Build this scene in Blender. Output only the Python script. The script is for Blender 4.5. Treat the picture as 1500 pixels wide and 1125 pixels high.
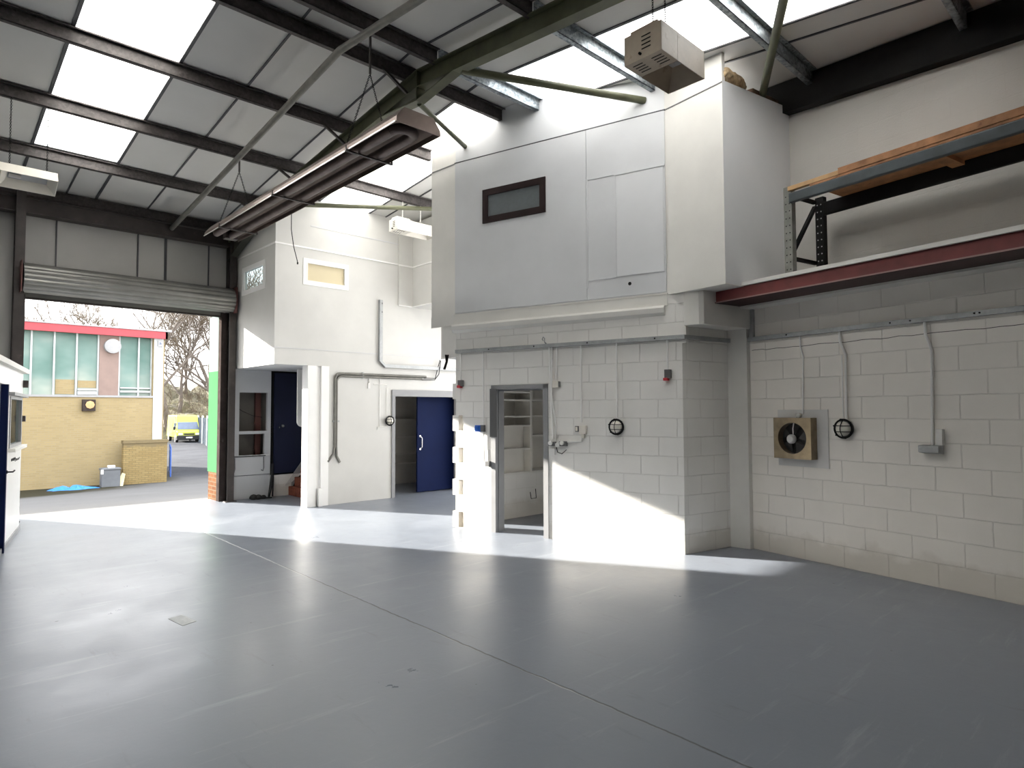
import bpy, bmesh, math, random
from mathutils import Vector, Matrix
random.seed(7)
for o in list(bpy.data.objects):
    bpy.data.objects.remove(o)
sc = bpy.context.scene
COL = sc.collection
PI = math.pi

# ------------------------------------------------------------------ camera
def make_camera():
    f, pitch, roll, az = 930.0, math.radians(2.45), math.radians(-0.2), math.radians(46.5)
    cp, sp, cr, sr = math.cos(pitch), math.sin(pitch), math.cos(roll), math.sin(roll)
    yaw = Matrix(((math.sin(az), -math.cos(az), 0), (math.cos(az), math.sin(az), 0), (0, 0, 1)))
    tilt = Matrix(((1, 0, 0), (0, sp, -cp), (0, cp, sp)))
    rl = Matrix(((cr, -sr, 0), (sr, cr, 0), (0, 0, 1)))
    T = rl @ tilt @ yaw
    cd = bpy.data.cameras.new('camera')
    cd.sensor_width = 36.0
    cd.lens = f / 1500.0 * 36.0
    cd.clip_start = 0.05
    cd.clip_end = 400
    co = bpy.data.objects.new('camera', cd)
    COL.objects.link(co)
    r, d, n = T[0], T[1], T[2]
    co.matrix_world = Matrix(((r[0], -d[0], -n[0], 0), (r[1], -d[1], -n[1], 0), (r[2], -d[2], -n[2], 1.6), (0, 0, 0, 1)))
    sc.camera = co
make_camera()

# ------------------------------------------------------------------ world, sun, exposure
w = bpy.data.worlds.new('sky'); sc.world = w; w.use_nodes = True
nt = w.node_tree; nt.nodes.clear()
wo = nt.nodes.new('ShaderNodeOutputWorld'); bg = nt.nodes.new('ShaderNodeBackground')
tc = nt.nodes.new('ShaderNodeTexCoord'); sx = nt.nodes.new('ShaderNodeSeparateXYZ')
rp = nt.nodes.new('ShaderNodeValToRGB')
rp.color_ramp.elements[0].position = 0.0; rp.color_ramp.elements[0].color = (1.0, 0.99, 0.98, 1)
rp.color_ramp.elements[1].position = 0.9; rp.color_ramp.elements[1].color = (0.90, 0.94, 1.0, 1)
nt.links.new(tc.outputs['Generated'], sx.inputs[0]); nt.links.new(sx.outputs['Z'], rp.inputs[0])
nt.links.new(rp.outputs[0], bg.inputs['Color']); bg.inputs['Strength'].default_value = 3.4
nt.links.new(bg.outputs[0], wo.inputs['Surface'])

sd = bpy.data.lights.new('sun', 'SUN'); sd.energy = 25.0; sd.color = (1.0, 0.95, 0.86); sd.angle = math.radians(0.8)
so = bpy.data.objects.new('sun', sd); COL.objects.link(so)
so.rotation_mode = 'QUATERNION'
so.rotation_quaternion = Vector((0.437, -0.846, -0.306)).to_track_quat('-Z', 'Y')
so.location = (-4, 20, 12)

vs = sc.view_settings
vs.view_transform = 'Standard'; vs.look = 'None'; vs.gamma = 1.0; vs.use_curve_mapping = False
vs.exposure = 0.54
sc.cycles.diffuse_bounces = 6; sc.cycles.max_bounces = 12; sc.cycles.transparent_max_bounces = 12
sc.cycles.sample_clamp_indirect = 8.0
sc.cycles.caustics_reflective = False; sc.cycles.caustics_refractive = False

def portal(name, loc, sx_, sy_, dirv):
    l = bpy.data.lights.new(name, 'AREA'); l.shape = 'RECTANGLE'; l.size = sx_; l.size_y = sy_
    l.cycles.is_portal = True
    o = bpy.data.objects.new(name, l); COL.objects.link(o); o.location = loc
    o.rotation_mode = 'QUATERNION'; o.rotation_quaternion = Vector(dirv).to_track_quat('-Z', 'Y')
SL = 0.105; RIDGE = 5.95
def sheet_z(y): return 5.69 - SL*abs(y-RIDGE)
portal('sky_portal', (2.63, 12.4, 1.75), 2.9, 3.4, (0, -1, 0))

# ------------------------------------------------------------------ materials
def new_mat(name):
    m = bpy.data.materials.new(name); m.use_nodes = True
    return m, m.node_tree, m.node_tree.nodes['Principled BSDF']
def coords(t, kind='Object'):
    n = t.nodes.new('ShaderNodeTexCoord'); return n.outputs[kind]
def mapping(t, src, scale=(1,1,1), loc=(0,0,0), rot=(0,0,0)):
    n = t.nodes.new('ShaderNodeMapping'); t.links.new(src, n.inputs['Vector'])
    n.inputs['Scale'].default_value = scale; n.inputs['Location'].default_value = loc; n.inputs['Rotation'].default_value = rot
    return n.outputs[0]
def noise(t, src, scale, detail=4, rough=0.55):
    n = t.nodes.new('ShaderNodeTexNoise'); n.inputs['Scale'].default_value = scale
    n.inputs['Detail'].default_value = detail; n.inputs['Roughness'].default_value = rough
    t.links.new(src, n.inputs['Vector']); return n.outputs['Fac']
def ramp(t, src, stops):
    n = t.nodes.new('ShaderNodeValToRGB'); e = n.color_ramp.elements
    q = [(p, (*c, 1) if len(c) == 3 else c) for p, c in stops]
    e[0].position = q[0][0]; e[0].color = q[0][1]; e[1].position = q[-1][0]; e[1].color = q[-1][1]
    for p, c in q[1:-1]:
        k = e.new(p); k.color = c
    t.links.new(src, n.inputs[0]); return n.outputs[0]
def mixc(t, fac, a, b, mode='MIX'):
    n = t.nodes.new('ShaderNodeMix'); n.data_type = 'RGBA'; n.blend_type = mode
    for s, v in ((n.inputs[0], fac), (n.inputs[6], a), (n.inputs[7], b)):
        if isinstance(v, (int, float)): s.default_value = v
        elif isinstance(v, tuple): s.default_value = (*v, 1) if len(v) == 3 else v
        else: t.links.new(v, s)
    return n.outputs[2]
def bump(t, h, strength, dist, bsdf, prev=None):
    n = t.nodes.new('ShaderNodeBump'); n.inputs['Strength'].default_value = strength; n.inputs['Distance'].default_value = dist
    t.links.new(h, n.inputs['Height'])
    if prev: t.links.new(prev, n.inputs['Normal'])
    t.links.new(n.outputs[0], bsdf.inputs['Normal']); return n.outputs[0]
def math_n(t, op, a, b=None):
    n = t.nodes.new('ShaderNodeMath'); n.operation = op
    for i, v in enumerate((a, b)):
        if v is None: continue
        if isinstance(v, (int, float)): n.inputs[i].default_value = v
        else: t.links.new(v, n.inputs[i])
    return n.outputs[0]

def paint(name, col, rough=0.6, metal=0.0, var=0.12, scale=3.0, bmp=0.0, bscale=60, spec=0.5, dirt=None):
    m, t, b = new_mat(name)
    c = coords(t)
    n = noise(t, c, scale, 5)
    lo = tuple(x*(1-var) for x in col); hi = tuple(min(1, x*(1+var)) for x in col)
    cc = ramp(t, n, [(0.3, lo), (0.7, hi)])
    if dirt:
        n2 = noise(t, c, dirt[1], 8, 0.7)
        f = ramp(t, n2, [(dirt[2], (0, 0, 0)), (dirt[2]+0.12, (1, 1, 1))])
        cc = mixc(t, f, cc, dirt[0])
    t.links.new(cc, b.inputs['Base Color'])
    b.inputs['Roughness'].default_value = rough; b.inputs['Metallic'].default_value = metal
    b.inputs['Specular IOR Level'].default_value = spec
    if bmp: bump(t, noise(t, c, bscale, 3), bmp, 0.01, b)
    return m

def blockwork(name, col, phase=0.0, roww=0.433, rowh=0.2165, joint=(0.42,0.39,0.35), jmix=0.5, mortar=0.005, bstr=1.0, dirtlow=True, vary=0.05, zoff=0.0):
    m, t, b = new_mat(name)
    c = coords(t)
    s = t.nodes.new('ShaderNodeSeparateXYZ'); t.links.new(c, s.inputs[0])
    cb = t.nodes.new('ShaderNodeCombineXYZ')
    nn = noise(t, c, 6, 2)
    wob = math_n(t, 'MULTIPLY', math_n(t, 'SUBTRACT', nn, 0.5), 0.012)
    t.links.new(math_n(t, 'ADD', math_n(t, 'ADD', s.outputs[0], 20*roww+phase), wob), cb.inputs[0])
    t.links.new(math_n(t, 'ADD', math_n(t, 'ADD', s.outputs[2], 10*rowh+zoff), wob), cb.inputs[1])
    br = t.nodes.new('ShaderNodeTexBrick'); t.links.new(cb.outputs[0], br.inputs['Vector'])
    br.inputs['Scale'].default_value = 1.0; br.inputs['Brick Width'].default_value = roww; br.inputs['Row Height'].default_value = rowh
    br.inputs['Mortar Size'].default_value = mortar; br.inputs['Mortar Smooth'].default_value = 0.25; br.inputs['Bias'].default_value = 0
    br.offset = 0.5; br.offset_frequency = 2; br.squash = 1.0
    lo = tuple(x*(1-vary) for x in col); hi = tuple(min(0.92, x*(1+vary)) for x in col)
    br.inputs['Color1'].default_value = (*lo, 1); br.inputs['Color2'].default_value = (*hi, 1)
    br.inputs['Mortar'].default_value = (*joint, 1)
    # joints are painted over: only some show dark
    gap = ramp(t, noise(t, c, 2.3, 4), [(0.35, (jmix*0.35,)*3), (0.62, (jmix,)*3)])
    f = math_n(t, 'MULTIPLY', br.outputs['Fac'], gap)
    flat = mixc(t, 0.5, br.outputs['Color'], br.outputs['Color'])
    base = ramp(t, noise(t, c, 1.3, 5), [(0.3, lo), (0.7, hi)])
    cc = mixc(t, f, base, joint)
    n2 = noise(t, c, 9, 8, 0.75)
    spots = ramp(t, n2, [(0.70, (0, 0, 0)), (0.78, (0.5, 0.5, 0.5))])
    cc = mixc(t, spots, cc, (0.36, 0.33, 0.28))
    if dirtlow:   # scuffed, damp-stained lowest course
        zz = math_n(t, 'ADD', s.outputs[2], math_n(t, 'MULTIPLY', noise(t, c, 4, 5), -0.35))
        df = ramp(t, zz, [(0.0, (0.35, 0.35, 0.35)), (0.10, (0, 0, 0))])
        cc = mixc(t, df, cc, (0.42, 0.36, 0.27))
    t.links.new(cc, b.inputs['Base Color'])
    b.inputs['Roughness'].default_value = 0.55
    inv = math_n(t, 'SUBTRACT', 1.0, br.outputs['Fac'])
    p = bump(t, inv, bstr, 0.008, b)
    bump(t, noise(t, c, 55, 4, 0.7), 0.35, 0.006, b, p)
    return m

def brick_mat(name, c1, c2, mort, roww=0.225, rowh=0.075, mortar=0.010, stain=None, axis=0):
    m, t, b = new_mat(name)
    c = coords(t)
    s = t.nodes.new('ShaderNodeSeparateXYZ'); t.links.new(c, s.inputs[0])
    cb = t.nodes.new('ShaderNodeCombineXYZ')
    t.links.new(s.outputs[axis], cb.inputs[0]); t.links.new(s.outputs[2], cb.inputs[1])
    br = t.nodes.new('ShaderNodeTexBrick'); t.links.new(mapping(t, cb.outputs[0], loc=(20, 20, 0)), br.inputs['Vector'])
    br.inputs['Scale'].default_value = 1.0; br.inputs['Brick Width'].default_value = roww; br.inputs['Row Height'].default_value = rowh
    br.inputs['Mortar Size'].default_value = mortar
    br.inputs['Color1'].default_value = (*c1, 1); br.inputs['Color2'].default_value = (*c2, 1); br.inputs['Mortar'].default_value = (*mort, 1)
    cc = mixc(t, ramp(t, noise(t, c, 1.2, 6), [(0.35, (0, 0, 0)), (0.75, (0.5, 0.5, 0.5))]), br.outputs['Color'], tuple(x*0.8 for x in c1))
    if stain:
        zz = math_n(t, 'ADD', s.outputs[2], math_n(t, 'MULTIPLY', noise(t, c, 5, 6), 0.5))
        cc = mixc(t, ramp(t, zz, [(stain[0], (0, 0, 0)), (stain[0]+0.01*stain[2], (0.8, 0.8, 0.8))]), cc, stain[1])
    t.links.new(cc, b.inputs['Base Color']); b.inputs['Roughness'].default_value = 1.0; b.inputs['Specular IOR Level'].default_value = 0.05
    return m

def floor_mat():
    m, t, b = new_mat('grey floor paint')
    c = coords(t)
    n1 = noise(t, c, 0.55, 6, 0.6)
    base = ramp(t, n1, [(0.3, (0.145, 0.162, 0.194)), (0.7, (0.188, 0.205, 0.235))])
    # long scuffs and wheel marks
    sc_ = noise(t, mapping(t, c, scale=(0.5, 5.0, 1), rot=(0, 0, 0.75)), 1.6, 8, 0.7)
    base = mixc(t, ramp(t, sc_, [(0.57, (0, 0, 0)), (0.70, (0.6, 0.6, 0.6))]), base, (0.27, 0.285, 0.31))
    sc2 = noise(t, mapping(t, c, scale=(4.0, 0.6, 1), rot=(0, 0, 0.3)), 2.4, 8, 0.7)
    base = mixc(t, ramp(t, sc2, [(0.60, (0, 0, 0)), (0.74, (0.5, 0.5, 0.5))]), base, (0.10, 0.095, 0.105))
    # chips
    v = t.nodes.new('ShaderNodeTexVoronoi'); v.inputs['Scale'].default_value = 1.55; v.inputs['Randomness'].default_value = 1
    t.links.new(c, v.inputs['Vector'])
    chip = ramp(t, math_n(t, 'ADD', v.outputs['Distance'], math_n(t, 'MULTIPLY', noise(t, c, 30, 3), 0.03)), [(0.030, (1, 1, 1)), (0.036, (0, 0, 0))])
    base = mixc(t, chip, base, (0.03, 0.03, 0.035))
    v2 = t.nodes.new('ShaderNodeTexVoronoi'); v2.inputs['Scale'].default_value = 3.4; t.links.new(c, v2.inputs['Vector'])
    chip2 = ramp(t, math_n(t, 'ADD', v2.outputs['Distance'], math_n(t, 'MULTIPLY', noise(t, c, 2.0, 3), 0.12)), [(0.083, (0.8, 0.8, 0.8)), (0.089, (0, 0, 0))])
    base = mixc(t, chip2, base, (0.07, 0.07, 0.075))
    # slab joint running towards the door
    s = t.nodes.new('ShaderNodeSeparateXYZ'); t.links.new(c, s.inputs[0])
    wob = math_n(t, 'MULTIPLY', math_n(t, 'SUBTRACT', noise(t, c, 7, 5), 0.5), 0.03)
    slope = math_n(t, 'MULTIPLY', math_n(t, 'SUBTRACT', s.outputs[1], 1.38), 0.016)
    d = math_n(t, 'ABSOLUTE', math_n(t, 'ADD', math_n(t, 'SUBTRACT', math_n(t, 'SUBTRACT', s.outputs[0], 2.777), slope), wob))
    jl = ramp(t, d, [(0.004, (1, 1, 1)), (0.009, (0, 0, 0))])
    nearf = ramp(t, s.outputs[1], [(0.0, (0, 0, 0)), (1.0, (1, 1, 1))])
    yy = math_n(t, 'MULTIPLY', s.outputs[1], 0.1)
    jc = ramp(t, yy, [(0.55, (0.05, 0.05, 0.055)), (0.70, (0.42, 0.42, 0.42))])
    base = mixc(t, jl, base, jc)
    t.links.new(base, b.inputs['Base Color'])
    r = ramp(t, noise(t, c, 1.1, 7, 0.65), [(0.3, (0.27,)*3), (0.7, (0.42,)*3)])
    t.links.new(r, b.inputs['Roughness'])
    b.inputs['Specular IOR Level'].default_value = 0.6
    p = bump(t, noise(t, c, 2.2, 6, 0.6), 0.25, 0.012, b)
    p = bump(t, noise(t, c, 28, 3, 0.6), 0.12, 0.003, b, p)
    bump(t, math_n(t, 'SUBTRACT', 1.0, jl), 0.5, 0.004, b, p)
    return m

def rooflight_mat():
    m, t, b = new_mat('rooflight sheet')
    t.nodes.remove(b)
    out = t.nodes['Material Output']
    tr = t.nodes.new('ShaderNodeBsdfTransparent'); tr.inputs[0].default_value = (0.93, 0.95, 1.0, 1)
    tl = t.nodes.new('ShaderNodeBsdfTranslucent'); tl.inputs[0].default_value = (0.93, 0.925, 0.91, 1)
    mx = t.nodes.new('ShaderNodeMixShader')
    s = t.nodes.new('ShaderNodeSeparateXYZ'); t.links.new(coords(t), s.inputs[0])
    wv = math_n(t, 'SINE', math_n(t, 'MULTIPLY', s.outputs[0], 80))
    t.links.new(math_n(t, 'ADD', math_n(t, 'MULTIPLY', wv, 0.01), 0.985), mx.inputs[0])
    t.links.new(tr.outputs[0], mx.inputs[1]); t.links.new(tl.outputs[0], mx.inputs[2]); t.links.new(mx.outputs[0], out.inputs[0])
    return m
def glass_mat(name='clear glass', tint=(0.9, 0.95, 0.93)):
    m, t, b = new_mat(name); t.nodes.remove(b); out = t.nodes['Material Output']
    tr = t.nodes.new('ShaderNodeBsdfTransparent'); tr.inputs[0].default_value = (*tint, 1)
    gl = t.nodes.new('ShaderNodeBsdfGlossy'); gl.inputs['Roughness'].default_value = 0.03
    mx = t.nodes.new('ShaderNodeMixShader')
    mx.inputs[0].default_value = 0.10; t.links.new(tr.outputs[0], mx.inputs[1]); t.links.new(gl.outputs[0], mx.inputs[2])
    t.links.new(mx.outputs[0], out.inputs[0]); return m
def galv_mat(name, lo, hi, rough=0.45, metal=0.75, scale=38):
    m, t, b = new_mat(name); c = coords(t)
    v = t.nodes.new('ShaderNodeTexVoronoi'); v.inputs['Scale'].default_value = scale; t.links.new(c, v.inputs['Vector'])
    s = t.nodes.new('ShaderNodeSeparateColor'); t.links.new(v.outputs['Color'], s.inputs[0])
    cc = ramp(t, s.outputs[0], [(0.0, lo), (1.0, hi)])
    cc = mixc(t, ramp(t, noise(t, c, 5, 6), [(0.45, (0, 0, 0)), (0.7, (0.6, 0.6, 0.6))]), cc, tuple(x*0.7 for x in lo))
    t.links.new(cc, b.inputs['Base Color']); b.inputs['Roughness'].default_value = rough; b.inputs['Metallic'].default_value = metal
    return m
def green_glaze():
    m, t, b = new_mat('obscured green glazing'); c = coords(t)
    n = noise(t, mapping(t, c, scale=(0.5, 1, 0.7)), 1.1, 3, 0.5)
    s = t.nodes.new('ShaderNodeSeparateXYZ'); t.links.new(c, s.inputs[0])
    n2 = math_n(t, 'ADD', n, math_n(t, 'MULTIPLY', math_n(t, 'SUBTRACT', s.outputs[2], 3.4), 0.12))
    cc = ramp(t, n2, [(0.25, (0.26, 0.30, 0.26)), (0.5, (0.115, 0.195, 0.175)), (0.75, (0.035, 0.11, 0.09))])
    t.links.new(cc, b.inputs['Base Color']); b.inputs['Roughness'].default_value = 0.35
    return m
def tarmac():
    m, t, b = new_mat('worn tarmac'); c = coords(t)
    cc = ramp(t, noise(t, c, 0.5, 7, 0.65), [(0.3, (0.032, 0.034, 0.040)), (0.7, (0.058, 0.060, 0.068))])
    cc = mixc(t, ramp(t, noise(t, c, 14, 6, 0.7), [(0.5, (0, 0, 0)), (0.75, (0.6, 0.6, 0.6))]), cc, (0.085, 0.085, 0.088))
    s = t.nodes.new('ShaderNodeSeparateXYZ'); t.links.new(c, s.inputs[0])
    shade_lift = ramp(t, math_n(t, 'MULTIPLY', s.outputs[1], 0.02), [(0.24, (1, 1, 1)), (0.34, (0.6, 0.6, 0.6)), (0.54, (0.5, 0.5, 0.5)), (0.62, (0, 0, 0))])  # ground painted lighter toward the door to offset the workshop's shade there
    cc = mixc(t, shade_lift, cc, mixc(t, 0.45, cc, (0.36, 0.345, 0.32)))
    # leaf litter and moss strip along the foot of the brick building
    yy = math_n(t, 'ADD', math_n(t, 'ADD', s.outputs[1], math_n(t, 'MULTIPLY', s.outputs[0], -0.75)), math_n(t, 'MULTIPLY', noise(t, c, 1.2, 6), -1.6))
    a = ramp(t, math_n(t, 'MULTIPLY', yy, 0.01), [(0.214, (0, 0, 0)), (0.226, (0.9, 0.9, 0.9))])
    lx = ramp(t, math_n(t, 'MULTIPLY', s.outputs[0], 0.1), [(0.78, (1, 1, 1)), (0.86, (0, 0, 0))])
    a = mixc(t, 1.0, a, lx, 'MULTIPLY')
    cc = mixc(t, a, cc, (0.035, 0.032, 0.018))
    t.links.new(cc, b.inputs['Base Color']); b.inputs['Roughness'].default_value = 1.0; b.inputs['Specular IOR Level'].default_value = 0.04
    bump(t, noise(t, c, 60, 4), 0.5, 0.01, b)
    return m

M = {}
M['floor'] = floor_mat()
WHT = (0.82, 0.80, 0.76)
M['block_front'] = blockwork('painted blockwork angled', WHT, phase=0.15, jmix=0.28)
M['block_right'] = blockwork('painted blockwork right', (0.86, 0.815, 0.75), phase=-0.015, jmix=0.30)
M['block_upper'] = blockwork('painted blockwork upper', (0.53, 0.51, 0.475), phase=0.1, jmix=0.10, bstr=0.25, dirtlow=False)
M['block_fine'] = blockwork('painted blockwork fine', (0.78, 0.765, 0.73), phase=0.05, jmix=0.18, bstr=0.5)
M['white'] = paint('white painted board', (0.66, 0.665, 0.675), 0.5, var=0.035, scale=1.5, bmp=0.05, bscale=20)
M['store_white'] = paint('warm white store paint', (0.60, 0.59, 0.56), 0.55, var=0.04, scale=2, bmp=0.05, bscale=20)
M['oxide_shaded'] = paint('red oxide with painted underside shade', (0.028, 0.006, 0.006), 0.6, var=0.25)  # darker copy of the red oxide, underside shade put into the colour
M['flange_highlight'] = paint('flange edge painted highlight', (0.34, 0.20, 0.18), 0.5)  # pale colour paints a highlight along the flange edge
M['grey_mid'] = paint('mid grey jamb shade', (0.10, 0.10, 0.10), 0.5)
M['window_tint'] = glass_mat('bluish glass', (0.78, 0.85, 0.87))
M['white_warm'] = paint('cream painted board', (0.72, 0.70, 0.655), 0.55, var=0.05, scale=2, bmp=0.06, bscale=25)
M['greywhite'] = paint('grey tinted white paint', (0.61, 0.615, 0.625), 0.55, var=0.05, scale=1.4, bmp=0.08, bscale=30)
M['white_trim'] = paint('white gloss trim', (0.84, 0.83, 0.81), 0.35, var=0.03)
M['plaster'] = paint('patched plaster', (0.70, 0.685, 0.66), 0.6, var=0.04, scale=6, bmp=0.3, bscale=12)
M['liner'] = paint('roof liner board', (0.62, 0.61, 0.58), 0.6, var=0.06, scale=0.9)
M['liner_wall'] = paint('wall liner board', (0.40, 0.39, 0.37), 0.6, var=0.07, scale=1.2)
M['joint'] = paint('dark joint strip', (0.06, 0.06, 0.065), 0.5)
M['purlin'] = galv_mat('aged brown purlin', (0.060, 0.052, 0.050), (0.105, 0.092, 0.088), 0.5, 0.35)
M['galv'] = galv_mat('galvanised steel', (0.20, 0.23, 0.25), (0.50, 0.54, 0.56), 0.4, 0.75)
M['dull_galv'] = galv_mat('dull galvanised trunking', (0.36, 0.37, 0.37), (0.42, 0.43, 0.43), 0.5, 0.35, 60)
M['olive'] = paint('olive drab steel paint', (0.105, 0.108, 0.062), 0.45, var=0.2, scale=5, spec=0.4)
M['olive_dark'] = paint('dark olive steel', (0.035, 0.036, 0.026), 0.55, var=0.2, scale=4)
M['tube_grey'] = paint('grey green tube', (0.17, 0.165, 0.145), 0.5, metal=0.2, var=0.2, scale=8)
M['dark_steel'] = paint('dark brown steel', (0.045, 0.036, 0.033), 0.55, var=0.3, scale=6, dirt=((0.13, 0.10, 0.085), 6, 0.62))
M['jamb'] = paint('brown jamb paint', (0.045, 0.036, 0.033), 1.0, var=0.25, scale=7, spec=0.0, dirt=((0.10, 0.09, 0.085), 9, 0.6))
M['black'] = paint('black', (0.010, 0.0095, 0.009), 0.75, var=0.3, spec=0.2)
M['shutter'] = paint('galvanised shutter slats', (0.23, 0.225, 0.21), 0.4, metal=0.5, var=0.15, scale=3)
M['redbrown'] = paint('dark red bracket', (0.11, 0.035, 0.032), 0.6, var=0.25)
M['oxide'] = paint('red oxide steel', (0.19, 0.034, 0.032), 0.5, var=0.25, scale=4)
M['timber'] = paint('rough timber', (0.36, 0.17, 0.075), 0.75, var=0.35, scale=7, bmp=0.4, bscale=30, dirt=((0.12, 0.04, 0.02), 12, 0.62))
M['timber_pale'] = paint('pale timber', (0.50, 0.31, 0.15), 0.75, var=0.2, scale=7, bmp=0.3, bscale=30)
M['rack_blue'] = paint('slate blue racking beam', (0.05, 0.062, 0.068), 0.5, metal=0.0, var=0.3, scale=5)
M['rack_grey'] = paint('grey racking post', (0.22, 0.22, 0.20), 0.5, metal=0.4, var=0.2, scale=10)
M['heater'] = paint('aged heater steel', (0.19, 0.145, 0.125), 0.38, metal=0.6, var=0.25, scale=3, dirt=((0.10, 0.07, 0.06), 4, 0.6))
M['heater_edge'] = paint('bright aluminium edge', (0.75, 0.72, 0.70), 0.3, metal=0.7, var=0.08)
M['heater_tube'] = paint('heater tube', (0.12, 0.092, 0.085), 0.42, metal=0.6, var=0.3, scale=6)
M['beige'] = paint('beige enamel', (0.40, 0.33, 0.25), 0.4, var=0.12, scale=6, dirt=((0.27, 0.20, 0.13), 7, 0.6))
M['enamel'] = paint('white enamel', (0.78, 0.74, 0.66), 0.4, var=0.06, dirt=((0.55, 0.45, 0.33), 10, 0.68))
M['ceramic'] = paint('ceramic plaque', (0.42, 0.42, 0.42), 0.6)
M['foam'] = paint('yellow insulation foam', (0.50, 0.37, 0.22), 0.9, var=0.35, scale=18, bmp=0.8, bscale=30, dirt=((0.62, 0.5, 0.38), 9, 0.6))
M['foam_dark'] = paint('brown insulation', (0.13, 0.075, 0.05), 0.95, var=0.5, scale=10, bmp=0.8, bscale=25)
M['navy'] = paint('navy blue door paint', (0.003, 0.009, 0.048), 0.7, spec=0.15, var=0.12, scale=2)
M['navy_dark'] = paint('dark navy door paint', (0.004, 0.008, 0.036), 0.65, var=0.12, scale=2)
M['chrome'] = paint('polished steel', (0.75, 0.75, 0.75), 0.2, metal=0.9, var=0.02)
M['frame_grey'] = paint('grey frame paint', (0.26, 0.26, 0.265), 0.45, var=0.08)
M['frame_dark'] = paint('dark brown window frame', (0.020, 0.010, 0.010), 0.6, spec=0.2, var=0.15)
M['frosted'] = paint('frosted grey pane', (0.085, 0.10, 0.105), 0.45, var=0.08, scale=20)
M['blind'] = paint('cream blind', (0.62, 0.54, 0.36), 0.6, var=0.03, scale=2)
M['pvc'] = paint('white pvc', (0.74, 0.73, 0.70), 0.35, var=0.02)
M['conduit_white'] = paint('painted conduit', (0.86, 0.85, 0.82), 0.4, var=0.03)
M['grey_box'] = paint('grey plastic box', (0.12, 0.12, 0.12), 0.5)
M['red'] = paint('red plastic', (0.55, 0.03, 0.04), 0.4)
M['blue_socket'] = paint('blue plastic', (0.02, 0.12, 0.50), 0.35)
M['lamp_glass'] = glass_mat('bulkhead lamp glass', (0.96, 0.96, 0.96))
M['glass'] = glass_mat()
M['fan_plate'] = paint('tarnished fan plate', (0.30, 0.235, 0.15), 0.4, metal=0.5, var=0.25, scale=9)
M['fan_black'] = paint('black fan duct', (0.018, 0.016, 0.015), 0.5)
M['carpet'] = paint('red brown stair carpet', (0.20, 0.055, 0.030), 0.95, var=0.35, scale=25, bmp=0.4)
M['niche'] = paint('grey brown niche lining', (0.16, 0.145, 0.125), 0.8, var=0.2, scale=3)
M['maroon'] = paint('maroon upright', (0.13, 0.05, 0.04), 0.7)
M['rooflight'] = rooflight_mat()
M['yellow_brick'] = brick_mat('buff brick', (0.31, 0.245, 0.133), (0.265, 0.21, 0.115), (0.285, 0.235, 0.15))
M['buff_wall'] = brick_mat('weathered buff brick', (0.29, 0.22, 0.105), (0.23, 0.165, 0.075), (0.15, 0.125, 0.07), stain=(0.46, (0.16, 0.13, 0.08), 12))
M['fascia'] = paint('red fascia', (0.32, 0.03, 0.042), 0.45, var=0.08)
M['glaze'] = green_glaze()
M['mullion'] = paint('pale mullion', (0.42, 0.45, 0.46), 0.4)
M['brown_panel'] = paint('brown cladding panel', (0.20, 0.14, 0.12), 0.6, var=0.08)
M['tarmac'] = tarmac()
M['mint'] = paint('mint green cladding', (0.060, 0.155, 0.075), 1.0, spec=0.0, var=0.04)
M['orange_brick'] = brick_mat('orange brick', (0.13, 0.055, 0.022), (0.09, 0.035, 0.015), (0.12, 0.09, 0.06), axis=1)
M['bark'] = paint('grey brown bark', (0.12, 0.10, 0.085), 0.9, var=0.25, scale=4)
M['twig'] = paint('brown twigs', (0.105, 0.08, 0.052), 0.9, var=0.3, scale=2)
M['bank'] = paint('wooded bank', (0.085, 0.075, 0.038), 0.95, var=0.6, scale=0.9, bmp=1.0, bscale=3, dirt=((0.19, 0.175, 0.08), 2.5, 0.54))
M['van'] = paint('yellow green van paint', (0.42, 0.46, 0.07), 0.3, var=0.02)
M['van_glass'] = paint('van windscreen', (0.10, 0.13, 0.19), 0.12)
M['fence'] = paint('grey palisade steel', (0.10, 0.125, 0.15), 0.5, metal=0.3, var=0.1)
M['barrier'] = paint('blue barrier paint', (0.05, 0.13, 0.48), 0.5)
M['tarp'] = paint('blue tarpaulin', (0.04, 0.22, 0.60), 0.45, var=0.15, scale=6)
M['crate'] = paint('grey plastic crate', (0.12, 0.13, 0.145), 0.5)
M['sack'] = paint('pale sack', (0.55, 0.50, 0.33), 0.8)
M['rubber'] = paint('black rubber', (0.015, 0.015, 0.016), 0.7)
M['clad_glare'] = paint('cladding with painted sun glare', (0.16, 0.20, 0.19), 1.0, spec=0.0)
M['plate'] = paint('number plate', (0.8, 0.8, 0.76), 0.4)

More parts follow.
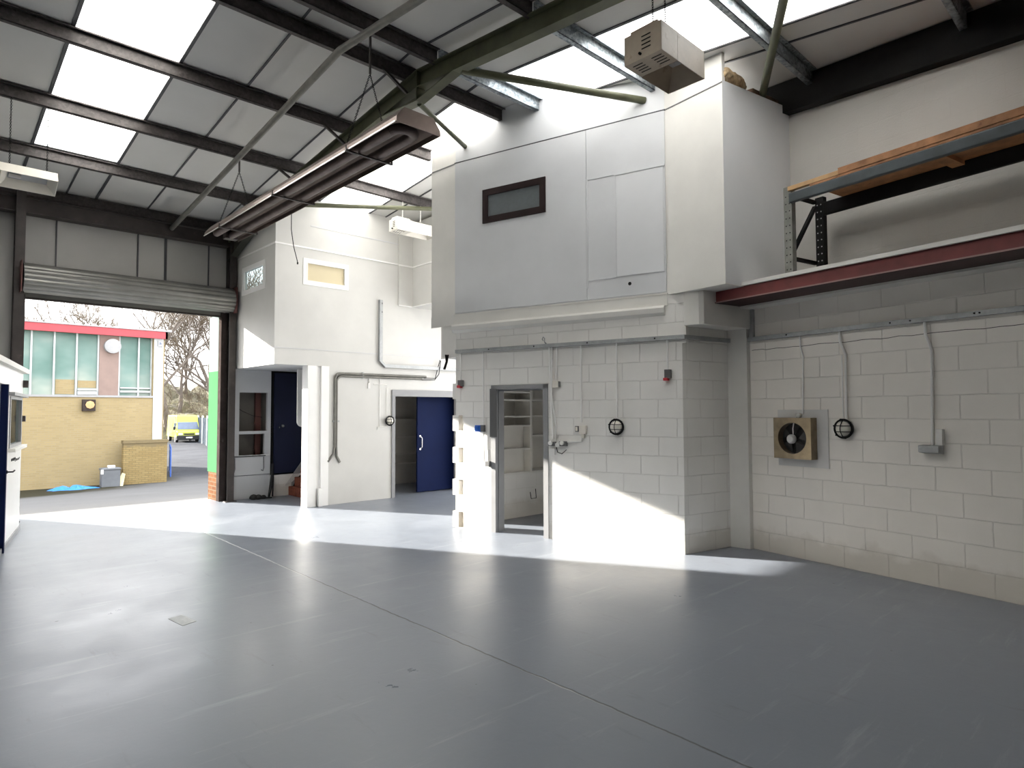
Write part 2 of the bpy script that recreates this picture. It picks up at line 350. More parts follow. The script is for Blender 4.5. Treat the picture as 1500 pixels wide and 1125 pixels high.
# ------------------------------------------------------------------ mesh helpers
class MB:
    def __init__(s): s.v = []; s.f = []; s.cut = None
    def add(s, vs, fs):
        n = len(s.v); s.v += [tuple(v) for v in vs]; s.f += [tuple(i+n for i in f) for f in fs]; return s
    def box(s, x0, x1, y0, y1, z0, z1):
        return s.add([(x0,y0,z0),(x1,y0,z0),(x1,y1,z0),(x0,y1,z0),(x0,y0,z1),(x1,y0,z1),(x1,y1,z1),(x0,y1,z1)],
              [(0,3,2,1),(4,5,6,7),(0,1,5,4),(1,2,6,5),(2,3,7,6),(3,0,4,7)])
    def bar(s, a, b, w, h, up=(0,0,1)):          # rectangular bar from a to b
        a = Vector(a); b = Vector(b); d = (b-a).normalized(); u = Vector(up)
        if abs(d.dot(u)) > 0.99: u = Vector((0,1,0))
        x = d.cross(u).normalized(); y = x.cross(d)
        vs = []
        for p in (a, b):
            for sx_, sy_ in ((-1,-1),(1,-1),(1,1),(-1,1)): vs.append(p + x*sx_*w/2 + y*sy_*h/2)
        return s.add(vs, [(0,1,2,3),(7,6,5,4),(0,4,5,1),(1,5,6,2),(2,6,7,3),(3,7,4,0)])
    def tube(s, pts, r, n=10, caps=True):
        pts = [Vector(p) for p in pts]; rs = r if isinstance(r, (list, tuple)) else [r]*len(pts)
        vs = []; fs = []; prev = None
        for i, p in enumerate(pts):
            if i == 0: d = pts[1]-p
            elif i == len(pts)-1: d = p-pts[i-1]
            else: d = (pts[i+1]-p).normalized() + (p-pts[i-1]).normalized()
            if d.length < 1e-9: d = Vector((0,0,1))
            d.normalize()
            if prev is None:
                u = Vector((0,0,1)) if abs(d.z) < 0.9 else Vector((1,0,0))
                x = d.cross(u).normalized()
            else:
                x = (prev - d*prev.dot(d)).normalized()
            prev = x; y = d.cross(x)
            for k in range(n):
                a = 2*PI*k/n; vs.append(p + (x*math.cos(a)+y*math.sin(a))*rs[i])
        for i in range(len(pts)-1):
            for k in range(n):
                k2 = (k+1) % n; fs.append((i*n+k, i*n+k2, (i+1)*n+k2, (i+1)*n+k))
        if caps:
            fs.append(tuple(range(n-1, -1, -1))); fs.append(tuple((len(pts)-1)*n+k for k in range(n)))
        return s.add(vs, fs)
    def lathe(s, prof, c, axis='z', n=24, caps=True):   # prof [(r,h)]
        vs = []; fs = []; c = Vector(c)
        for r, h in prof:
            for k in range(n):
                a = 2*PI*k/n; x, y = r*math.cos(a), r*math.sin(a)
                p = {'z': (x,y,h), 'y': (x,h,y), 'x': (h,x,y)}[axis]; vs.append(c+Vector(p))
        for i in range(len(prof)-1):
            for k in range(n):
                k2 = (k+1) % n; fs.append((i*n+k, i*n+k2, (i+1)*n+k2, (i+1)*n+k))
        if caps: fs.append(tuple(range(n))); fs.append(tuple((len(prof)-1)*n+k for k in range(n)))
        return s.add(vs, fs)
    def prism(s, poly, z0, z1):                   # xy polygon extruded; z1/z0 may be lists
        n = len(poly)
        a = z0 if isinstance(z0, (list, tuple)) else [z0]*n
        b = z1 if isinstance(z1, (list, tuple)) else [z1]*n
        vs = [(p[0], p[1], a[i]) for i, p in enumerate(poly)] + [(p[0], p[1], b[i]) for i, p in enumerate(poly)]
        return s.add(vs, [tuple(range(n-1,-1,-1)), tuple(range(n, 2*n))] + [(i, (i+1)%n, n+(i+1)%n, n+i) for i in range(n)])
    def prism_axis(s, poly, axis, t0, t1):        # polygon in the other two axes extruded along axis
        n = len(poly)
        def P(a, b, t): return {'x': (t,a,b), 'y': (a,t,b), 'z': (a,b,t)}[axis]
        vs = [P(a,b,t0) for a,b in poly] + [P(a,b,t1) for a,b in poly]
        return s.add(vs, [tuple(range(n-1,-1,-1)), tuple(range(n,2*n))] + [(i,(i+1)%n,n+(i+1)%n,n+i) for i in range(n)])
    def build(s, name, mat, parent=None, smooth=False, bevel=0.0):
        me = bpy.data.meshes.new(name); me.from_pydata(s.v, [], s.f); me.update()
        bm = bmesh.new(); bm.from_mesh(me); bmesh.ops.recalc_face_normals(bm, faces=bm.faces); bm.to_mesh(me); bm.free()
        mats = mat if isinstance(mat, tuple) else (mat,)
        for q in mats: me.materials.append(q if not isinstance(q, str) else M[q])
        if s.cut is not None and len(mats) > 1:
            for i, p in enumerate(me.polygons):
                if i >= s.cut: p.material_index = 1
        o = bpy.data.objects.new(name, me); COL.objects.link(o)
        if parent is not None: o.parent = parent
        if smooth:
            for p in me.polygons: p.use_smooth = True
            try: me.set_sharp_from_angle(angle=math.radians(40))
            except Exception: pass
        if bevel:
            md = o.modifiers.new('bevel', 'BEVEL'); md.width = bevel; md.segments = 2; md.limit_method = 'ANGLE'
        return o

def tag(o, label=None, cat=None, group=None, kind=None):
    if label: o['label'] = label
    if cat: o['category'] = cat
    if group: o['group'] = group
    if kind: o['kind'] = kind
    return o
def empty(name, loc=(0,0,0), rz=0.0, **k):
    o = bpy.data.objects.new(name, None); COL.objects.link(o); o.location = loc; o.rotation_euler = (0,0,rz); o.empty_display_size = 0.1
    return tag(o, **k)
def copy_tree(o, parent=None):
    c = o.copy(); COL.objects.link(c)
    if parent is not None: c.parent = parent
    for ch in list(o.children): copy_tree(ch, c)
    return c

# local frames: x along the wall, y out into the workshop, z up
W0 = (6.298, 3.853); WANG = math.atan2(0.968, -0.25)
G0 = (7.131, 3.454); GANG = math.atan2(0.982, 0.191)
def place(o, fr):
    o.location = (fr[0][0], fr[0][1], 0); o.rotation_euler = (0, 0, fr[1]); return o
FW = (W0, WANG); FG = (G0, GANG)

def wall_mesh(u0, u1, z0, z1, y0, y1, holes=()):
    """slab in local xz between y0 and y1 with rectangular holes; returns MB"""
    us = sorted({u0, u1, *[h[i] for h in holes for i in (0,1) if u0 < h[i] < u1]})
    zs = sorted({z0, z1, *[h[i] for h in holes for i in (2,3) if z0 < h[i] < z1]})
    def solid(i, j):
        if i < 0 or j < 0 or i >= len(us)-1 or j >= len(zs)-1: return False
        cu = (us[i]+us[i+1])/2; cz = (zs[j]+zs[j+1])/2
        return not any(h[0] < cu < h[1] and h[2] < cz < h[3] for h in holes)
    mb = MB()
    for i in range(len(us)-1):
        for j in range(len(zs)-1):
            if not solid(i, j): continue
            a, b, c, d = us[i], us[i+1], zs[j], zs[j+1]
            mb.add([(a,y1,c),(b,y1,c),(b,y1,d),(a,y1,d)], [(0,1,2,3)])
            mb.add([(a,y0,c),(b,y0,c),(b,y0,d),(a,y0,d)], [(3,2,1,0)])
            if not solid(i-1,j): mb.add([(a,y0,c),(a,y1,c),(a,y1,d),(a,y0,d)], [(0,1,2,3)])
            if not solid(i+1,j): mb.add([(b,y0,c),(b,y1,c),(b,y1,d),(b,y0,d)], [(3,2,1,0)])
            if not solid(i,j-1): mb.add([(a,y0,c),(b,y0,c),(b,y1,c),(a,y1,c)], [(0,1,2,3)])
            if not solid(i,j+1): mb.add([(a,y0,d),(b,y0,d),(b,y1,d),(a,y1,d)], [(3,2,1,0)])
    return mb
def struct(mb, name, mat, fr=None, **k):
    o = mb.build(name, mat, **k)
    if fr: place(o, fr)
    o['kind'] = 'structure'
    return o
def weld(o):
    bm = bmesh.new(); bm.from_mesh(o.data); bmesh.ops.remove_doubles(bm, verts=bm.verts, dist=1e-5)
    bmesh.ops.recalc_face_normals(bm, faces=bm.faces); bm.to_mesh(o.data); bm.free(); return o

# ================================================================== SETTING
struct(MB().box(-6, 10.5, -3, 12.3, -0.2, 0.0), 'floor', 'floor')

# --- roof liner sheets in strips, rooflights between
XS = [-6.0, -2.9, -1.9, 1.1, 2.1, 5.05, 6.04, 10.5]
def sheet(mb, x0, x1, y0, y1, th=0.06):
    z0, z1 = sheet_z(y0), sheet_z(y1)
    mb.add([(x0,y0,z0),(x1,y0,z0),(x1,y1,z1),(x0,y1,z1),(x0,y0,z0+th),(x1,y0,z0+th),(x1,y1,z1+th),(x0,y1,z1+th)],
           [(0,3,2,1),(4,5,6,7),(0,1,5,4),(1,2,6,5),(2,3,7,6),(3,0,4,7)])
roof = MB(); wn = 1
for i in range(len(XS)-1):
    a, b = XS[i], XS[i+1]
    light = i in (1, 3, 5)
    if not light:
        sheet(roof, a, b, -3, RIDGE); sheet(roof, a, b, RIDGE, 12.3)
    else:
        sheet(roof, a, b, -3, 1.25); sheet(roof, a, b, 5.6, RIDGE); sheet(roof, a, b, RIDGE, 6.2); sheet(roof, a, b, 10.48, 12.3)
        for y0, y1 in ((1.25, 5.6), (6.2, 10.48)):
            m = MB(); sheet(m, a, b, y0, y1, 0.012)
            struct(m, 'window_%d' % wn, 'rooflight'); wn += 1
struct(roof, 'ceiling', 'liner')
# joint strips of the liner
js = MB()
def strip(x, y0, y1, w=0.022):
    for a, b in ((y0, min(y1, RIDGE)), (max(y0, RIDGE), y1)):
        if b - a > 0.01:
            js.bar((x, a, sheet_z(a)-0.006), (x, b, sheet_z(b)-0.006), w, 0.014)
for x in (-4.6, -2.9, -1.9, -0.4, 1.1, 2.1, 2.845, 4.03, 5.05, 6.04): strip(x, -3, 12.05, 0.035 if x in (1.1, 2.1, 5.05, 6.04) else 0.022)
strip(6.385, -3, 12.0); strip(1.705, 10.5, 12.05)
struct(js, 'trim_1', 'joint')

# --- door wall (far side), liner board, with the roller-door opening, a store window and the cupboard niche
far = wall_mesh(-6, 10.5, 0, 5.03, 12.05, 12.3, holes=[(1.17, 4.40, -1, 3.40), (4.45, 5.35, 3.75, 4.60), (4.30, 4.98, 0.6, 2.1)])
weld(struct(far, 'wall_far', 'liner_wall'))
m = MB()
for x, ww in ((0.2, .02), (1.60, .02), (2.73, .022), (3.155, .04), (3.862, .022)):
    m.box(x-ww/2, x+ww/2, 12.035, 12.052, 3.4, 5.0)
struct(m, 'trim_2', 'joint')
# outside walls that close the building behind and beside the camera
struct(MB().box(-6.2, -6, -3, 12.3, 0, 5.5), 'wall_left', 'liner_wall')
struct(MB().box(-6, 10.5, -3.2, -3, 0, 5.0), 'wall_back', 'liner_wall')

# --- right wall, lower blockwork and upper part behind the racking
weld(struct(wall_mesh(-7.0, 0.03, 0, 2.84, -0.25, 0.0), 'wall_right', 'block_right', FG))
def gable_top(x):    # roof height above a point of the G frame at local x
    y = G0[1] + 0.982*x
    return sheet_z(y)
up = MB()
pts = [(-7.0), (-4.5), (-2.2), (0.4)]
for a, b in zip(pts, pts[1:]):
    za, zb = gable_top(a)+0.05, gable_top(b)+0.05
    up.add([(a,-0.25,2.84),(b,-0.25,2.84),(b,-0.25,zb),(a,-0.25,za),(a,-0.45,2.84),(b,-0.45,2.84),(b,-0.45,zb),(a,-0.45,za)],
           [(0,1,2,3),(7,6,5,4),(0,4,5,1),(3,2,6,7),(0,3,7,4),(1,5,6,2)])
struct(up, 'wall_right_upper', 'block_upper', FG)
rng0 = random.Random(2); ck = MB(); x = -0.02; z = 2.30
while x > -6.3:
    nx_ = x-rng0.uniform(0.05, 0.14); nz = 2.297+rng0.uniform(-0.006, 0.006)
    ck.bar((x, 0.0, z), (nx_, 0.0, nz), 0.003, 0.005); x, z = nx_, nz
struct(ck, 'trim_20', 'black', FG)
# boxed column in the corner
cb = MB().prism([(7.045,3.70),(7.075,3.475),(7.14,3.46),(7.40,3.46),(7.40,3.75)], 0, 2.84)
struct(cb, 'trim_3', 'white_warm')

# --- angled front wall of the block store (W frame)
DOOR = (1.72, 2.585, -1, 1.945)
pockets = [(3.05, 3.135, 0.015+0.44*k, 0.225+0.44*k) for k in range(4)]
front = wall_mesh(0, 3.18, 0, 2.36, -0.2, 0.0, holes=[DOOR] + pockets)
for k in range(5):
    front.box(3.18, 3.235, -0.2, 0.0, 0.01+0.44*k, 0.225+0.44*k)
for p in pockets: front.box(p[0]-0.01, p[1]+0.01, -0.19, -0.09, p[2]-0.01, p[3]+0.01)
weld(struct(front, 'wall_front', 'block_front', FW))
weld(struct(wall_mesh(-0.05, 3.18, 2.36, 2.95, -0.2, 0.0), 'wall_front_upper', 'block_front', FW))
# short end face above the passage (between the front wall and the back office)
endf = MB().prism([(5.504,6.93),(5.525,7.28),(5.60,7.40),(5.70,6.97)], 2.36, 2.84)
struct(endf, 'wall_end', 'white_warm')
# return wall towards the right wall
ret = MB()
ret.prism([(6.298,3.853),(7.06,3.695),(7.10,3.90),(6.40,4.05)], 0, 2.95)
o = struct(MB(), 'wall_return', 'block_front')
RANG = math.atan2(-0.191, 0.982)
def rloc(x, y):   # world -> frame at W0 rotated by RANG
    dx, dy = x-W0[0], y-W0[1]; c, s = math.cos(-RANG), math.sin(-RANG); return (dx*c-dy*s, dx*s+dy*c)
bpy.data.objects.remove(o)
o = MB().prism([rloc(*p) for p in [(6.300,3.851),(7.06,3.695),(7.10,3.90),(6.36,4.05),(6.27,3.98)]], 0, 2.95).build('wall_return', 'block_front')
place(o, (W0, RANG)); o['kind'] = 'structure'
# projecting pad that carries the floor beam
o = MB().prism([(6.265,3.80),(6.29,3.63),(6.32,3.585),(7.20,3.41),(7.20,3.75),(6.50,3.90)], 2.55, 2.935).build('trim_4', 'white_warm', bevel=0.006); o['kind'] = 'structure'

# --- office box above: angled panels, right-hand face, narrow left face
OFZ = 2.95
foot = [(6.16,3.24), (6.262,4.015), (5.484,6.915), (5.45,7.43)]
def roofpoly_wall(name, a, b, z0, mat, thick=0.05, top=None, extra=0.0, seg=2):
    """vertical wall from a to b, up to the roof liner (or to z=top)"""
    a = Vector((*a, 0)); b = Vector((*b, 0)); d = (b-a).normalized(); n = Vector((d.y, -d.x, 0))
    mb = MB()
    P = [a, b]
    if (a.y-RIDGE)*(b.y-RIDGE) < 0:
        t = (RIDGE-a.y)/(b.y-a.y); P = [a, a+(b-a)*t, b]
    for p, q in zip(P, P[1:]):
        zs = [top if top else sheet_z(v.y)+0.03 for v in (p, q)]
        pi, qi = p+n*thick, q+n*thick
        mb.add([(p.x,p.y,z0),(q.x,q.y,z0),(q.x,q.y,zs[1]),(p.x,p.y,zs[0]),(pi.x,pi.y,z0),(qi.x,qi.y,z0),(qi.x,qi.y,zs[1]),(pi.x,pi.y,zs[0])],
               [(0,1,2,3),(7,6,5,4),(0,4,5,1),(3,2,6,7),(0,3,7,4),(1,5,6,2)])
    return struct(mb, name, mat)
roofpoly_wall('wall_office_front', foot[1], foot[2], OFZ, 'white')
roofpoly_wall('wall_office_corner', foot[0], foot[1], OFZ, 'white_warm')
roofpoly_wall('wall_office_end', foot[2], foot[3], 2.84, 'white_warm')
# right-hand face stops short of the roof and leaves a dark gap
mb = MB(); a, b = (6.16,3.24), (7.40,2.999)
mb.prism([a, b, (b[0]+0.02,b[1]+0.08), (a[0]+0.06,a[1]+0.07)], OFZ-0.02, [5.105,5.10,5.10,5.105])
struct(mb, 'wall_office_right', 'white')
# soffit of the office box
struct(MB().prism([(6.16,3.24),(6.262,4.015),(6.29,4.05),(7.2,4.0),(7.4,3.0)], 2.925, 2.955), 'ceiling_soffit', 'white_warm')
# lower fascia panels on the angled front, 12 mm proud, joints left open
pan = MB()
FWO = ((6.262, 4.015), math.atan2(2.900, -0.778))   # frame on the office front
L = math.dist(foot[1], foot[2])
for u0, u1 in ((0.0, 0.99), (0.996, L)):
    holes = [(1.56+0.0, 2.53, 4.145, 4.605)] if u0 > 0.5 else []
    pan.add(*[(lambda q: q.v)(wall_mesh(u0, u1, 2.96, 5.075, 0.0, 0.014, holes)), wall_mesh(u0, u1, 2.96, 5.075, 0.0, 0.014, holes).f])
struct(pan, 'wall_panels', 'greywhite', FWO)
struct(MB().box(-0.012, L+0.01, 0, 0.016, 5.077, 5.089), 'trim_5', 'joint', FWO)
b = MB(); b.bar((6.155,3.24,5.083), (6.258,4.01,5.083), 0.010, 0.008); b.bar((5.482,6.915,5.083), (5.447,7.43,5.083), 0.010, 0.008)
struct(b, 'trim_21', 'frame_grey')
# blocked-up hatch, its frame and the round hole
hm = MB()
hm.box(0.02, 0.60, 0.014, 0.022, 3.20, 4.43)
struct(hm, 'trim_6', 'white', FWO)
hm = MB()
hm.box(0.60, 0.63, 0.014, 0.030, 3.19, 4.44); hm.box(0.0, 0.61, 0.014, 0.028, 4.425, 4.45)
hm.box(0.63, 0.985, 0.014, 0.020, 3.19, 3.20); hm.box(0.63, 0.985, 0.014, 0.020, 4.44, 4.452); hm.box(0.975, 0.99, 0.014, 0.022, 3.1, 4.46)
struct(hm, 'trim_7', 'greywhite', FWO)
struct(MB().lathe([(0.021, 0.0), (0.021, 0.0165)], (0.44, 0, 3.10), 'y', 20), 'trim_8', 'black', FWO)
# bands below the panels: fascia board, rounded beam
b = MB(); b.box(-0.01, L+0.02, 0, 0.022, 2.80, 2.945); b.box(-0.01, L+0.02, 0.022, 0.027, 2.928, 2.945)
struct(b, 'trim_9', 'white_warm', FWO)
prof = [(-0.06, 2.80), (0.045, 2.80), (0.055, 2.775), (0.045, 2.72), (0.0, 2.685), (-0.06, 2.685)]
b = MB().prism_axis([(y-0.0, z) for y, z in prof], 'x', 0.02, L+0.04)
struct(b, 'trim_10', 'white_warm', FWO)
# narrow end face bands
b = MB().prism([(5.478,6.91),(5.444,7.43),(5.46,7.44),(5.505,6.93)], 2.80, 2.95); struct(b, 'trim_11', 'white_warm')

# --- back office over the recess (K face x=4.29, front face y=10.15)
weld(struct(wall_mesh(10.21, 12.05, 2.385, 5.4, 0, 0.06, holes=[(10.60, 11.505, 3.745, 4.12)]), 'wall_store_side', 'store_white')).location = (0,0,0)
o = bpy.data.objects['wall_store_side']   # local x = world y ; local y = -world x
o.rotation_euler = (0, 0, PI/2); o.location = (4.35, 0, 0)
weld(struct(wall_mesh(4.29, 9.5, 2.385, 5.30, 10.15, 10.21, holes=[(4.83, 5.56, 3.815, 4.15)]), 'wall_store_front', 'store_white'))
struct(MB().box(4.352, 5.24, 10.22, 12.0, 2.386, 2.43), 'ceiling_recess', 'greywhite')
b = MB()
b.box(4.285, 6.66, 10.138, 10.15, 4.375, 4.40); b.box(4.28, 4.2915, 10.14, 12.05, 4.375, 4.40)
struct(b, 'trim_12', 'white_trim')
b = MB(); b.box(4.9, 6.66, 10.144, 10.15, 4.77, 4.785); b.box(4.292, 8.0, 10.144, 10.15, 2.655, 2.665)
struct(b, 'trim_13', 'greywhite')
# boxed riser on the right of the front face and the duct box beyond it
struct(MB().box(6.66, 6.97, 10.11, 10.15, 3.60, 5.24), 'trim_14', 'store_white')
struct(MB().box(6.97, 8.8, 9.2, 10.15, 3.60, 5.23), 'wall_duct', 'store_white')
b = MB(); b.box(6.65, 6.98, 10.095, 10.11, 4.36, 4.385); b.box(6.955, 6.97, 9.2, 10.11, 4.36, 4.385)
b.box(6.65, 6.98, 10.095, 10.11, 3.60, 3.615); b.box(6.955, 6.97, 9.2, 10.11, 3.60, 3.615)
struct(b, 'trim_15', 'white_trim')

# --- lower back wall with the opening
weld(struct(wall_mesh(5.25, 9.5, 0, 2.385, 10.15, 10.33, holes=[(6.55, 8.15, -1, 2.01)]), 'wall_store_lower', 'store_white'))
b = MB(); b.box(4.865, 5.02, 10.13, 10.34, 0, 2.385); b.box(5.02, 5.11, 10.17, 10.34, 0, 2.385); b.box(5.11, 5.25, 10.12, 10.34, 0, 2.385)
b.box(5.06, 5.13, 10.08, 10.13, 0, 0.30)
struct(b, 'trim_16', 'white_trim')
b = MB(); b.box(6.53, 8.15, 10.125, 10.16, 1.885, 2.01); b.box(6.53, 6.60, 10.125, 10.34, 0, 1.885)
struct(b, 'trim_17', 'frame_grey')
# walls of the small store behind the opening
struct(MB().box(5.95, 6.03, 10.34, 12.05, 0, 2.385), 'wall_store_inner', 'white_warm')
struct(MB().box(9.3, 9.4, 10.34, 12.05, 0, 2.385), 'wall_store_right', 'white_warm')
struct(MB().box(6.03, 9.3, 12.0, 12.05, 0, 2.385), 'wall_store_rear', 'white_warm')
struct(MB().box(5.25, 9.5, 10.34, 12.0, 2.386, 2.43), 'ceiling_store', 'greywhite')
# block store interior: low wall below shelving, side walls, lid
struct(MB().box(6.02, 8.2, 6.93, 7.03, 0, 0.655), 'wall_inner', 'block_fine')
struct(MB().box(6.02, 8.2, 7.30, 7.36, 0, 2.36), 'wall_inner_rear', 'white_warm')
struct(MB().box(8.2, 8.3, 3.7, 7.36, 0, 2.36), 'wall_inner_right', 'white_warm')
struct(MB().prism([(6.35,4.05),(8.3,3.7),(8.3,7.4),(5.75,7.4),(5.65,6.95)], 2.37, 2.41), 'ceiling_inner', 'greywhite')

# ================================================================== MEZZANINE DECK
b = MB().box(-6.5, 0.02, -0.25, 0.655, 2.93, 2.968)
o = place(b.build('mezzanine_deck', 'white_warm'), FG); o['kind'] = 'structure'; o.name = 'floor_mezzanine'
beam = empty('floor_beam', **dict(label='dark red steel beam carrying the mezzanine edge above the right-hand wall', cat='beam')); place(beam, FG)
m = MB().box(-6.4, 0.075, 0.605, 0.620, 2.80, 2.93); m.box(-6.4, 0.075, 0.35, 0.62, 2.915, 2.93)
m.build('web', 'oxide', beam)
m = MB().box(-6.4, 0.075, 0.22, 0.635, 2.795, 2.807); m.build('bottom_flange', 'oxide_shaded', beam, bevel=0.002)
MB().box(-6.4, 0.075, 0.636, 0.640, 2.795, 2.808).build('flange_highlight', 'flange_highlight', beam)
m = MB().box(-6.4, 0.0, 0.002, 0.215, 2.775, 2.838)
o = place(m.build('timber_ledger', 'white_warm'), FG); tag(o, 'white painted ledger board between red beam and block wall', 'board')

# ================================================================== PORTAL FRAME
pf = empty('portal_frame', (4.2, 12.0, 0), label='olive steel portal frame with haunched ridge rising from the roller door', cat='steel frame')
def rz(y): return 5.545 - SL*abs(y-RIDGE)          # top of rafter
def ibeam_sloped(y0, y1, x=0.0, w=0.12, zt=rz, depth=0.21):
    mb = MB(); X0, X1 = x-w/2, x+w/2
    def slab(xa, xb, ta, tb):
        vs = []
        for (yy) in (y0, y1):
            for (xx, tt) in ((xa, ta), (xb, ta), (xb, tb), (xa, tb)): vs.append((xx, yy-12.0, zt(yy)-tt))
        mb.add(vs, [(0,1,2,3),(7,6,5,4),(0,4,5,1),(1,5,6,2),(2,6,7,3),(3,7,4,0)])
    slab(X0, X1, 0, 0.012); slab(X0, X1, depth-0.012, depth); slab(-0.005, 0.005, 0.012, depth-0.012)
    return mb
m = ibeam_sloped(11.95, RIDGE); m.build('rafter', 'olive', pf)
m = ibeam_sloped(RIDGE, -3); m.build('rafter', 'olive', pf)
# ridge haunch: deepened plates
m = MB()
zb = 5.325
m.prism_axis([(5.28-12, rz(5.28)-0.2), (5.95-12, 5.20), (6.75-12, rz(6.75)-0.2)], 'x', -0.005, 0.005)
m.bar((0, 5.28-12, rz(5.28)-0.205), (0, 5.95-12, 5.185), 0.12, 0.012); m.bar((0, 5.95-12, 5.185), (0, 6.75-12, rz(6.75)-0.205), 0.12, 0.012)
m.box(-0.06, 0.06, 5.94-12, 5.96-12, 5.18, 5.53)
m.build('ridge_haunch', 'olive', pf)
m = MB(); m.prism_axis([(10.3-12, rz(10.3)-0.2), (-0.08, 4.36), (-0.08, 4.75)], 'x', -0.005, 0.005)
m.bar((0, 10.3-12, rz(10.3)-0.205), (0, -0.06, 4.36), 0.12, 0.012); m.build('eaves_haunch', 'olive_dark', pf)
m = MB(); m.box(-0.06, 0.06, -0.26, -0.248, 0, 4.92); m.box(-0.06, 0.06, -0.06, -0.048, 0, 4.92); m.box(-0.005, 0.005, -0.25, -0.05, 0, 4.92); m.box(-0.1, 0.1, -0.3, 0.0, 0, 0.012)
m.build('column', 'dark_steel', pf)
for y in (7.63, 9.09, 6.17, 10.55):
    MB().bar((-0.40, y-12, rz(y)+0.03), (-0.01, y-12-0.0, rz(y)-0.19), 0.03, 0.03).build('knee_brace', 'dark_steel', pf)

# gable rafter, dark, along the upper right wall
gr = MB()
for a, b_ in ((-6.4, -3), (-3, 0.42)):
    vs = []
    for x in (a, b_):
        zt = gable_top(x)-0.0
        for yy, zz in ((-0.25, -0.38), (-0.13, -0.38), (-0.13, -0.02), (-0.25, -0.02)): vs.append((x, yy, zt+zz))
    gr.add(vs, [(0,1,2,3),(7,6,5,4),(0,4,5,1),(1,5,6,2),(2,6,7,3),(3,7,4,0)])
o = place(gr.build('gable_rafter', 'black'), FG); tag(o, 'near-black steel rafter along top of the upper right wall', 'beam')

# eaves beam and door columns
o = MB().box(-6, 4.14, 11.88, 11.90, 4.605, 4.835); o.box(-6, 4.14, 11.80, 12.0, 4.60, 4.612); o.box(-6, 4.14, 11.80, 12.0, 4.828, 4.84)
tag(o.build('eaves_beam', 'dark_steel'), 'dark steel beam across the wall above the roller shutter', 'beam')
o = MB(); o.box(1.07, 1.19, 11.78, 11.79, 0, 4.92); o.box(1.07, 1.19, 11.97, 11.98, 0, 4.92); o.box(1.125, 1.135, 11.79, 11.97, 0, 4.92); o.box(1.03, 1.22, 11.75, 12.0, 0, 0.012)
tag(o.build('door_column', 'dark_steel'), 'dark steel column on the left of the roller shutter opening', 'column')

# ================================================================== PURLINS
def purlin(y, x0, x1, mat, label):
    side = 1 if y > RIDGE else -1
    h = 0.145; zt = sheet_z(y)-0.009
    mb = MB()
    # Z section along x: web, top flange, bottom flange with lips
    sec = [(-0.004, 0), (0.004, 0), (0.004, -h), (-0.004, -h)]
    mb.prism_axis([(y+a, zt+b) for a, b in sec], 'x', x0, x1)
    mb.prism_axis([(y+0.004, zt), (y-0.055, zt), (y-0.055, zt-0.016), (y-0.050, zt-0.016), (y-0.050, zt-0.006), (y+0.004, zt-0.006)], 'x', x0, x1)
    mb.prism_axis([(y-0.004, zt-h), (y+0.058, zt-h), (y+0.058, zt-h+0.018), (y+0.052, zt-h+0.018), (y+0.052, zt-h+0.006), (y-0.004, zt-h+0.006)], 'x', x0, x1)
    o = mb.build('purlin', mat); tag(o, label, 'roof purlin', 'purlins across the roof'); return o
purlin(12.00, -5.99, 4.28, 'purlin', 'brown roof purlin tight against the wall above the shutter, lowest of all')
purlin(10.55, -5.99, 4.28, 'purlin', 'brown roof purlin just below the lower edge of the left rooflights')
purlin(9.09, -5.99, 6.9, 'purlin', 'brown roof purlin crossing the left rooflights, carrying far chain of tube heater')
purlin(7.63, -5.99, 5.58, 'purlin', 'brown roof purlin across the middle of the left rooflights, cut off at narrow panel')
purlin(6.17, -5.99, 5.70, 'purlin', 'brown roof purlin just on the door side of the ridge')
purlin(5.62, -5.99, 4.19, 'purlin', 'brown roof purlin just past the ridge, carrying the near chain of tube heater')
purlin(5.62, 4.21, 5.84, 'galv', 'speckled galvanised purlin starting beside ridge haunch, under the olive diagonal tube')
purlin(4.12, -5.99, 4.19, 'purlin', 'brown roof purlin at top centre, left of the rafter')
purlin(4.12, 4.21, 6.23, 'galv', 'speckled galvanised purlin ending at white wall left of large beige heater')
purlin(2.68, -5.99, 7.3, 'galv', 'galvanised purlin above the beige heater, running on behind olive tube')
purlin(1.22, -5.99, 6.95, 'galv', 'dull galvanised purlin at top right corner of the roof')

# ================================================================== TUBES
def tube_obj(name, pts, r, mat, label, cat='steel tube', n=14):
    o = MB().tube(pts, r, n).build(name, mat, smooth=True); return tag(o, label, cat)
root = empty('sag_tube', (3.2, 11.95, 4.76), label='long grey steel tube slung under the left roof slope from eave to ridge', cat='steel tube')
MB().tube([(0,0,0), (-0.03,-6.0,0.62), (-0.04,-8.5,0.36)], 0.038, 14).build('tube', 'tube_grey', root, smooth=True)
m = MB().lathe([(0.055, -0.01), (0.055, 0.12)], (0.0, 0.0, -0.06), 'z', 16); m.build('end_clip', 'redbrown', root)
tube_obj('brace_tube', [(4.22, 5.22, 5.275), (6.21, 4.25, 5.262)], 0.042, 'olive', 'olive diagonal tube from rafter to white wall under right rooflight')
tube_obj('brace_tube', [(4.22, 6.0, 5.185), (5.57, 6.78, 5.29)], 0.030, 'olive', 'thin olive tube from underside of ridge haunch down to white wall')
tube_obj('brace_tube', [(4.25, 9.35, 4.81), (6.507, 8.9, 5.13), (6.9, 8.82, 5.185)], 0.035, 'olive', 'olive tube over the back office, emerging behind tube heater')
tube_obj('brace_tube', [(7.05, 3.225, 5.19), (4.3, 1.63, 5.05)], 0.042, 'olive', 'olive tube dropping behind the grey office side face at upper right')

